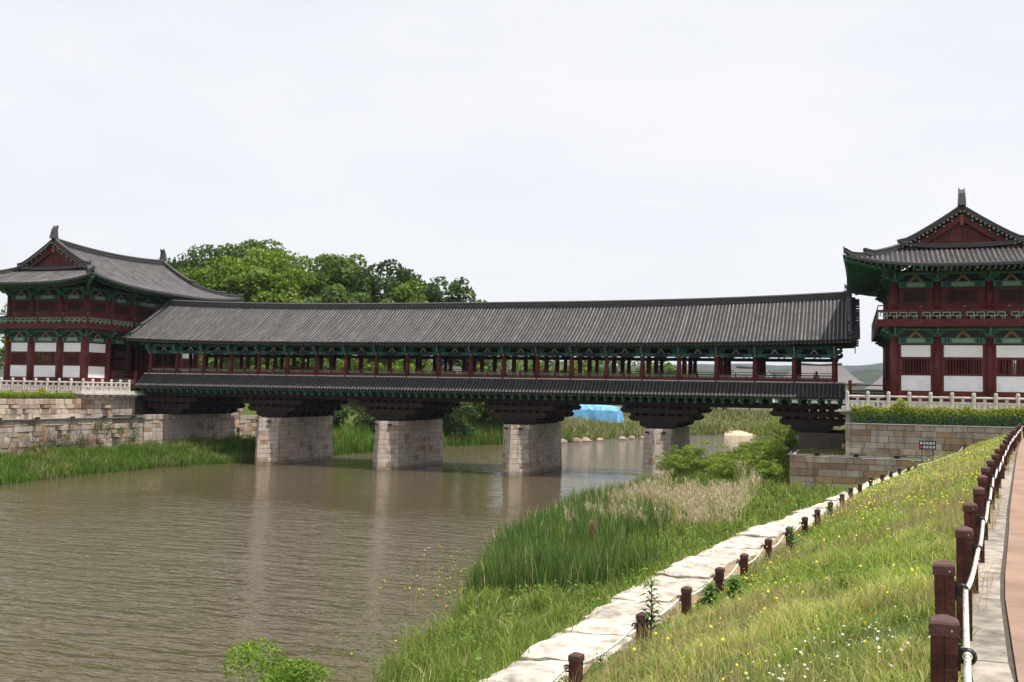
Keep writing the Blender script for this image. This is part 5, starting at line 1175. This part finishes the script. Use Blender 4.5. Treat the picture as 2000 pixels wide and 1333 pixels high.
# bank vegetation below the walkway
def bank_grass():
    A = []
    for y0, y1, dn, wd, hs in ((-86, -72, 520, .012, 1.), (-72, -60, 330, .017, 1.), (-60, -46, 170, .026, 1.), (-46, -28, 95, .036, 1.), (-28, -6, 70, .045, 1.), (-6, 16, 26, .05, 1.)):
        x, y = scatter(49.5, 72.5, y0, y1, dn); sd = river_sd(x, y); wx_ = wpx(y)
        ok = (sd > -.35) & (x < wx_+.02) & ~((y > -11.5) & (x > 62.2)); A.append((x[ok], y[ok], sd[ok], np.full(ok.sum(), wd)))
    x, y, sd, wd = [np.concatenate(c) for c in zip(*A)]
    near = wpx(y)-x; n1 = vnoise(x, y, 1.6, 2); n2 = vnoise(x, y, .6, 12); n3 = vnoise(x, y, 4, 6)
    reed = (y > -53) & (y < -16) & (sd < 3.6+2.2*n3+1.2*sm((y+44)/14)+2.2*(n2-.5)+1.5*(rng.random(len(x))-.5)) ; dryz = (y > -37) & (y < -9) & (sd > 2.8-1.5*sm((y+20)/8)) & (sd < 10) & (.75*n3+.6*n1+.5*n2+.30*np.exp(-((y+25)/6)**2) > 1.10)
    base = np.stack([.9+n1, .55*n2+.3*(near < 2), .06+.0*n1, .25+.5*(1-n1), .0*n1], 1)
    base[reed] = np.stack([.35*n1[reed],   .10*n2[reed], .04+.16*sm((y[reed]+42)/14), .9+0*n1[reed], .75*(1-n1[reed])], 1); base[dryz] = [.55, .35, 1.25, .25, .0]
    cols = [(.19, .26, .050), (.31, .34, .075), (.60, .51, .32), (.10, .17, .036), (.058, .118, .038)]
    C = mixc(cols, base); n4 = vnoise(x, y, .9, 51); H = .16+.62*n2*n2+.45*n4*n1+.12*n1
    H = np.where(near < 1.3, .20+.22*n2, H); H = np.where(reed, .75+.55*n2+.5*n3, H); H = np.where(dryz, .85+.6*n2, H); H = H*rng.uniform(.6, 1.25, len(H))
    H = np.where((y > -9), H*1.2, H)
    lean = np.where(reed, rng.uniform(.03, .30, len(H)), rng.uniform(.15, .75, len(H)))
    ok = rng.random(len(x)) < np.where(reed, 1, .25+.8*n2); x, y, H, wd, lean, C = x[ok], y[ok], H[ok], wd[ok], lean[ok], C[ok]
    z = np.maximum(height(x, y), -.25)-.02
    stuff_blades('bank_reeds', 'green reeds and bank grass with patches of dry stems below the walkway', np.stack([x, y, z], 1), H, wd*np.where(H > .8, 1.05, .9), lean, C)
    # feathery dry plumes
    px, py = scatter(53, 62.5, -40, -8, 6); sdp = river_sd(px, py); nn = .75*vnoise(px, py, 4, 6)+.6*vnoise(px, py, 1.6, 2)+.5*vnoise(px, py, .6, 12)+.30*np.exp(-((py+25)/6)**2); ok = (sdp > 2.2) & (sdp < 10) & (nn > 1.08); px, py = px[ok], py[ok]
    k = np.repeat(np.arange(len(px)), 16); H0 = rng.uniform(.9, 1.5, len(px))[k]; a = rng.uniform(0, 2*pi, len(k)); r_ = rng.uniform(0, .10, len(k))
    P = np.stack([px[k]+np.cos(a)*r_, py[k]+np.sin(a)*r_, height(px, py)[k]+H0*rng.uniform(.72, 1.05, len(k))], 1)
    stuff_blades('reed_plumes', 'feathery tan seed plumes above the dry reeds', P, np.full(len(k), .24), np.full(len(k), .022), rng.uniform(.3, .9, len(k)), mixc([(.56, .45, .31), (.50, .38, .26), (.62, .53, .39)], np.ones((len(k), 3))), 'dry')
bank_grass()
def bank_weeds():
    Ps, Ss = [], []
    for y0, y1, dn, sz in ((-86, -72, 130, .07), (-72, -58, 75, .10), (-58, -40, 34, .15), (-40, -12, 16, .20)):
        x, y = scatter(51, 72, y0, y1, dn); sd = river_sd(x, y); nn = vnoise(x, y, 1.1, 61)+.5*vnoise(x, y, .4, 62); ok = (sd > .6) & (x < wpx(y)-.05) & (nn > .88) & ~((y > -53) & (sd < 4)); x, y, nn = x[ok], y[ok], nn[ok]
        Ps.append(np.stack([x, y, height(x, y)+rng.uniform(.08, .55, len(x))*np.clip(nn, 0, 1.2)], 1)); Ss.append(np.full(len(x), sz))
    P, Sz = map(np.concatenate, (Ps, Ss)); V, Q = leaves(P, np.tile((0, -.3, 1.), (len(P), 1)), Sz, .55); tone = (.55+.9*vnoise(P[:, 0], P[:, 1], .8, 63))[:, None]
    tag(put('bank_weeds', np_mesh('bank_weeds', V, Q, 'leaf', np.repeat(np.array([(.125, .205, .032)])*tone*rng.uniform(.7, 1.4, (len(P), 1)), 4, 0)), (0, 0, 0)), 'leafy weeds in patches over the bank below the walkway', 'weeds', kind='stuff')
bank_weeds()
def thistle(x, y):
    z = float(height(np.array([x]), np.array([y]))[0]); n = 900; h = rng.uniform(0, 1, n); r_ = (1-h)*.42+.06; a = rng.uniform(0, 2*pi, n)
    P = np.stack([x+np.cos(a)*r_*rng.random(n), y+np.sin(a)*r_*rng.random(n), z+h*1.25], 1)
    V, Q, Tt, C = blades(P, np.full(n, .42), np.full(n, .016), rng.uniform(.1, .6, n), mixc([(.40, .27, .16), (.33, .22, .13)], np.ones((n, 2))))
    tag(put('dead_weed', np_mesh('dead_weed', V-np.array((x, y, z)), [Q, Tt], 'dry', C), (x, y, z)), 'tall dead brown weed standing among green reeds', 'dry weed')
thistle(56.2, -44.5)
def weed(x, y, h, label, nl=46, spread=.16):
    """leafy stalk with long drooping leaves"""
    z = float(height(np.array([x]), np.array([y]))[0]); t = thing('leafy_weed', label, 'weed', (x, y, z))
    m = MB(); m.tube([(x, y, z-.03), (x+.01, y, z+h*.5), (x, y+.01, z+h*.97)], [.011, .009, .005], 5); m.build('stem', 'bark', t)
    m = MB(); V = []; F_ = []; 
    for i in range(nl):
        u = .12+.88*i/nl; a = i*2.4; ln = spread*(1.15-.55*u)*random.uniform(.8, 1.2); d = Vector((math.cos(a), math.sin(a), 0)); s = Vector((-d.y, d.x, 0))*ln*.17; p = Vector((0, 0, h*u))
        pts = [p, p+d*ln*.45+s+Vector((0, 0, ln*.30)), p+d*ln+Vector((0, 0, ln*.08)), p+d*ln*.45-s+Vector((0, 0, ln*.30))]; k = len(V); V += [tuple(q) for q in pts]; F_.append((k, k+1, k+2, k+3))
    V = np.array(V); cc = np.repeat(np.array([(.085, .165, .030)])*rng.uniform(.75, 1.35, (nl, 1)), 4, 0); put('leaves', np_mesh('leaves', V, np.array(F_), 'leaf', cc), (x, y, z), t)
weed(63.98, -73.9, .72, 'leafy weed hiding a short fence post beside the walkway', 50, .19)
weed(64.45, -72.3, .36, 'bushy dark green weed at the foot of a short post', 60, .20); weed(64.75, -72.2, .36, 'bushy dark green weed beside another leafy weed on the slope', 60, .20)
weed(65.2, -67.0, .50, 'tall leafy weed rising from yellow flowers on the slope', 60, .16); weed(63.45, -75.7, .20, 'small leafy weed on the walkway edge by the rope', 30, .16)
weed(63.62, -74.9, .20, 'small leafy sprig under the sagging rope', 26, .12); weed(65.75, -60.2, .45, 'leafy weed between two short posts far along the walkway', 50, .16)
weed(60.4, -73.2, .5, 'dark leafy weed at the foot of the bank below the walkway', 50, .3)
# floating leaves and yellow water flowers
x, y = scatter(44, 56.5, -74, -42, 90); sd = river_sd(x, y); nn = vnoise(x, y, 2.2, 8)+.5*vnoise(x, y, .6, 3)
dens = np.exp(sd/1.25)*np.where((y > -52.5) & (y < -44), 1.2, .85); ok = (sd < .15) & (sd > -4.2) & (rng.random(len(x)) < dens*np.clip(nn*2.6-.9, 0, 1)); x, y = x[ok], y[ok]
V, Q = leaves(np.stack([x, y, np.full(len(x), .012)], 1), np.tile((0, 0, 9.), (len(x), 1)), np.full(len(x), .10), .9); V[:, 2] = np.clip(V[:, 2], .006, .03)
tag(put('floating_leaves', np_mesh('floating_leaves', V, Q, 'leaf', np.repeat(np.array([(.10, .15, .03)])*rng.uniform(.6, 1.4, (len(x), 1)), 4, 0)), (0, 0, 0)), 'round green leaves floating at the river edge', 'water plants', kind='stuff')
k = rng.random(len(x)) < np.where(y > -54, .15, .02); petals('water_flowers', 'yellow flowers standing above the floating leaves', np.stack([x[k], y[k], rng.uniform(.04, .12, k.sum())], 1), np.full(k.sum(), .055), [(.80, .58, .02), (.72, .48, .02)])
# grass on the left bank, on the far banks and on the terraces
def far_grass(name, label, x0, x1, y0, y1, dn, wd, h, cols, mask, wts=None, lean=.5):
    x, y = scatter(x0, x1, y0, y1, dn); sd = river_sd(x, y); ok = (sd > -.25) & mask(x, y, sd); x, y = x[ok], y[ok]; n1 = vnoise(x, y, 2.5, 3); n2 = vnoise(x, y, .9, 5)
    ww = np.stack([.6+n1*.6, .3+n2*.6]+[np.clip(n1+n2-1.0, 0, 1)*(1.6 if wts is None else wts)]*(len(cols)-2), 1)
    stuff_blades(name, label, np.stack([x, y, np.maximum(height(x, y), -.2)-.03], 1), h*(.5+.9*n2)*rng.uniform(.6, 1.2, len(x)), np.full(len(x), wd)*rng.uniform(.6, 1.3, len(x)), rng.uniform(.1, lean*1.4, len(x)), mixc(cols, ww))
far_grass('left_bank_grass', 'tall bright grass at the foot of the left river wall', 2.8, 12.5, -34, 12, 95, .05, .95, [(.085, .16, .022), (.125, .205, .030), (.30, .26, .13)], lambda x, y, s: ~((np.abs(x-13.94) < 1.5) & (y > -3)))
far_grass('far_bank_reeds', 'bright green reeds on the far left bank behind the bridge', 2.8, 30, 14, 66, 26, .09, 1.9, [(.095, .18, .028), (.13, .215, .035), (.20, .20, .06)], lambda x, y, s: (x < 31) & (s < 9), lean=.35)
far_grass('far_bank_grass', 'dry and green grass on the far bank near the blue tarpaulin', 15, 60, 60, 126, 9, .16, 1.6, [(.10, .15, .03), (.26, .24, .10), (.40, .33, .19)], lambda x, y, s: (s < 14) & (x < 29+(y-60)*.62), 2.6)
far_grass('field_grass', 'pale dry field grass beyond the river', -10, 80, 118, 168, 3.0, .25, 1.2, [(.16, .17, .05), (.32, .28, .14), (.42, .35, .20)], lambda x, y, s: s > 3, 2.0)
far_grass('terrace_grass', 'sparse dry grass on the right lower terrace', 62.7, 66.3, -11, 14, 60, .03, .28, [(.13, .16, .035), (.26, .22, .09), (.36, .28, .15)], lambda x, y, s: x > 62.7, 2.2)
tg = bpy.data.objects.get('terrace_grass')
if tg:
    co_ = np.empty(len(tg.data.vertices)*3, np.float32); tg.data.vertices.foreach_get('co', co_); co_ = co_.reshape(-1, 3); b5 = co_.reshape(-1, 5, 3); b5[:, :, 2] += (2.98-b5[:, :1, 2].min(axis=1, keepdims=True)); tg.data.vertices.foreach_set('co', b5.reshape(-1)); tg.data.update()
far_grass('right_rear_grass', 'green weeds on the right bank behind the bridge', 51, 75, 12, 62, 18, .08, 1.3, [(.085, .15, .025), (.13, .19, .035), (.30, .25, .13)], lambda x, y, s: s < 14)
# ivy and dry creepers on the left walls
n = 2600; yy = rng.normal(-15.5, 2.6, n); zz = 1.2+np.abs(rng.normal(0, .85, n)); P = np.stack([np.full(n, 2.80)+rng.uniform(0, .14, n), yy, np.clip(zz, 1, 3.7)], 1)
V, Q, Tt, C = blades(P, np.full(n, .35), np.full(n, .022), rng.uniform(.2, .9, n), mixc([(.13, .095, .065), (.17, .13, .09), (.07, .09, .03)], np.ones((n, 3)))); V[:, 0] = np.maximum(V[:, 0], 2.78)
tag(put('wall_creeper', np_mesh('wall_creeper', V, [Q, Tt], 'dry', C), (0, 0, 0)), 'dry brown creeper clinging to the left river wall', 'creeper', kind='stuff')
for i, (y_, z_) in enumerate(((-5.4, 3.4), (-9.1, 3.3), (-10.6, 3.5), (-7.6, 3.0), (-12.4, 2.2), (-5.9, 2.3))):
    n = 90; P = np.stack([2.78+rng.uniform(0, .25, n), y_+rng.normal(0, .28 if i else .6, n), z_+rng.normal(0, .22, n)], 1); V, Q = leaves(P, np.tile((1., 0, .4), (n, 1)), np.full(n, .16), .6)
    tag(put('wall_fern', np_mesh('wall_fern', V-np.array((2.78, y_, z_)), Q, 'leaf', np.repeat(np.array([(.08, .14, .03)])*rng.uniform(.6, 1.3, (n, 1)), 4, 0)), (2.78, y_, z_)), 'tuft of green fern growing from the left river wall joints', 'fern', 'ferns on the left river wall')

# ------------------------------------------------------------------ air
hz = MB(); hz.bb(-6200, 6300, -6200, 6300, -2.5, 215)
MT['haze'] = bpy.data.materials.new('haze'); MT['haze'].use_nodes = True; t = MT['haze'].node_tree; t.nodes.clear()
oo = t.nodes.new('ShaderNodeOutputMaterial'); pv = t.nodes.new('ShaderNodeVolumePrincipled'); pv.inputs['Color'].default_value = (.72, .83, .97, 1); pv.inputs['Density'].default_value = .00008; t.links.new(pv.outputs[0], oo.inputs['Volume'])
tag(hz.build('haze', 'haze'), 'thin summer haze over the valley', 'haze', kind='stuff')
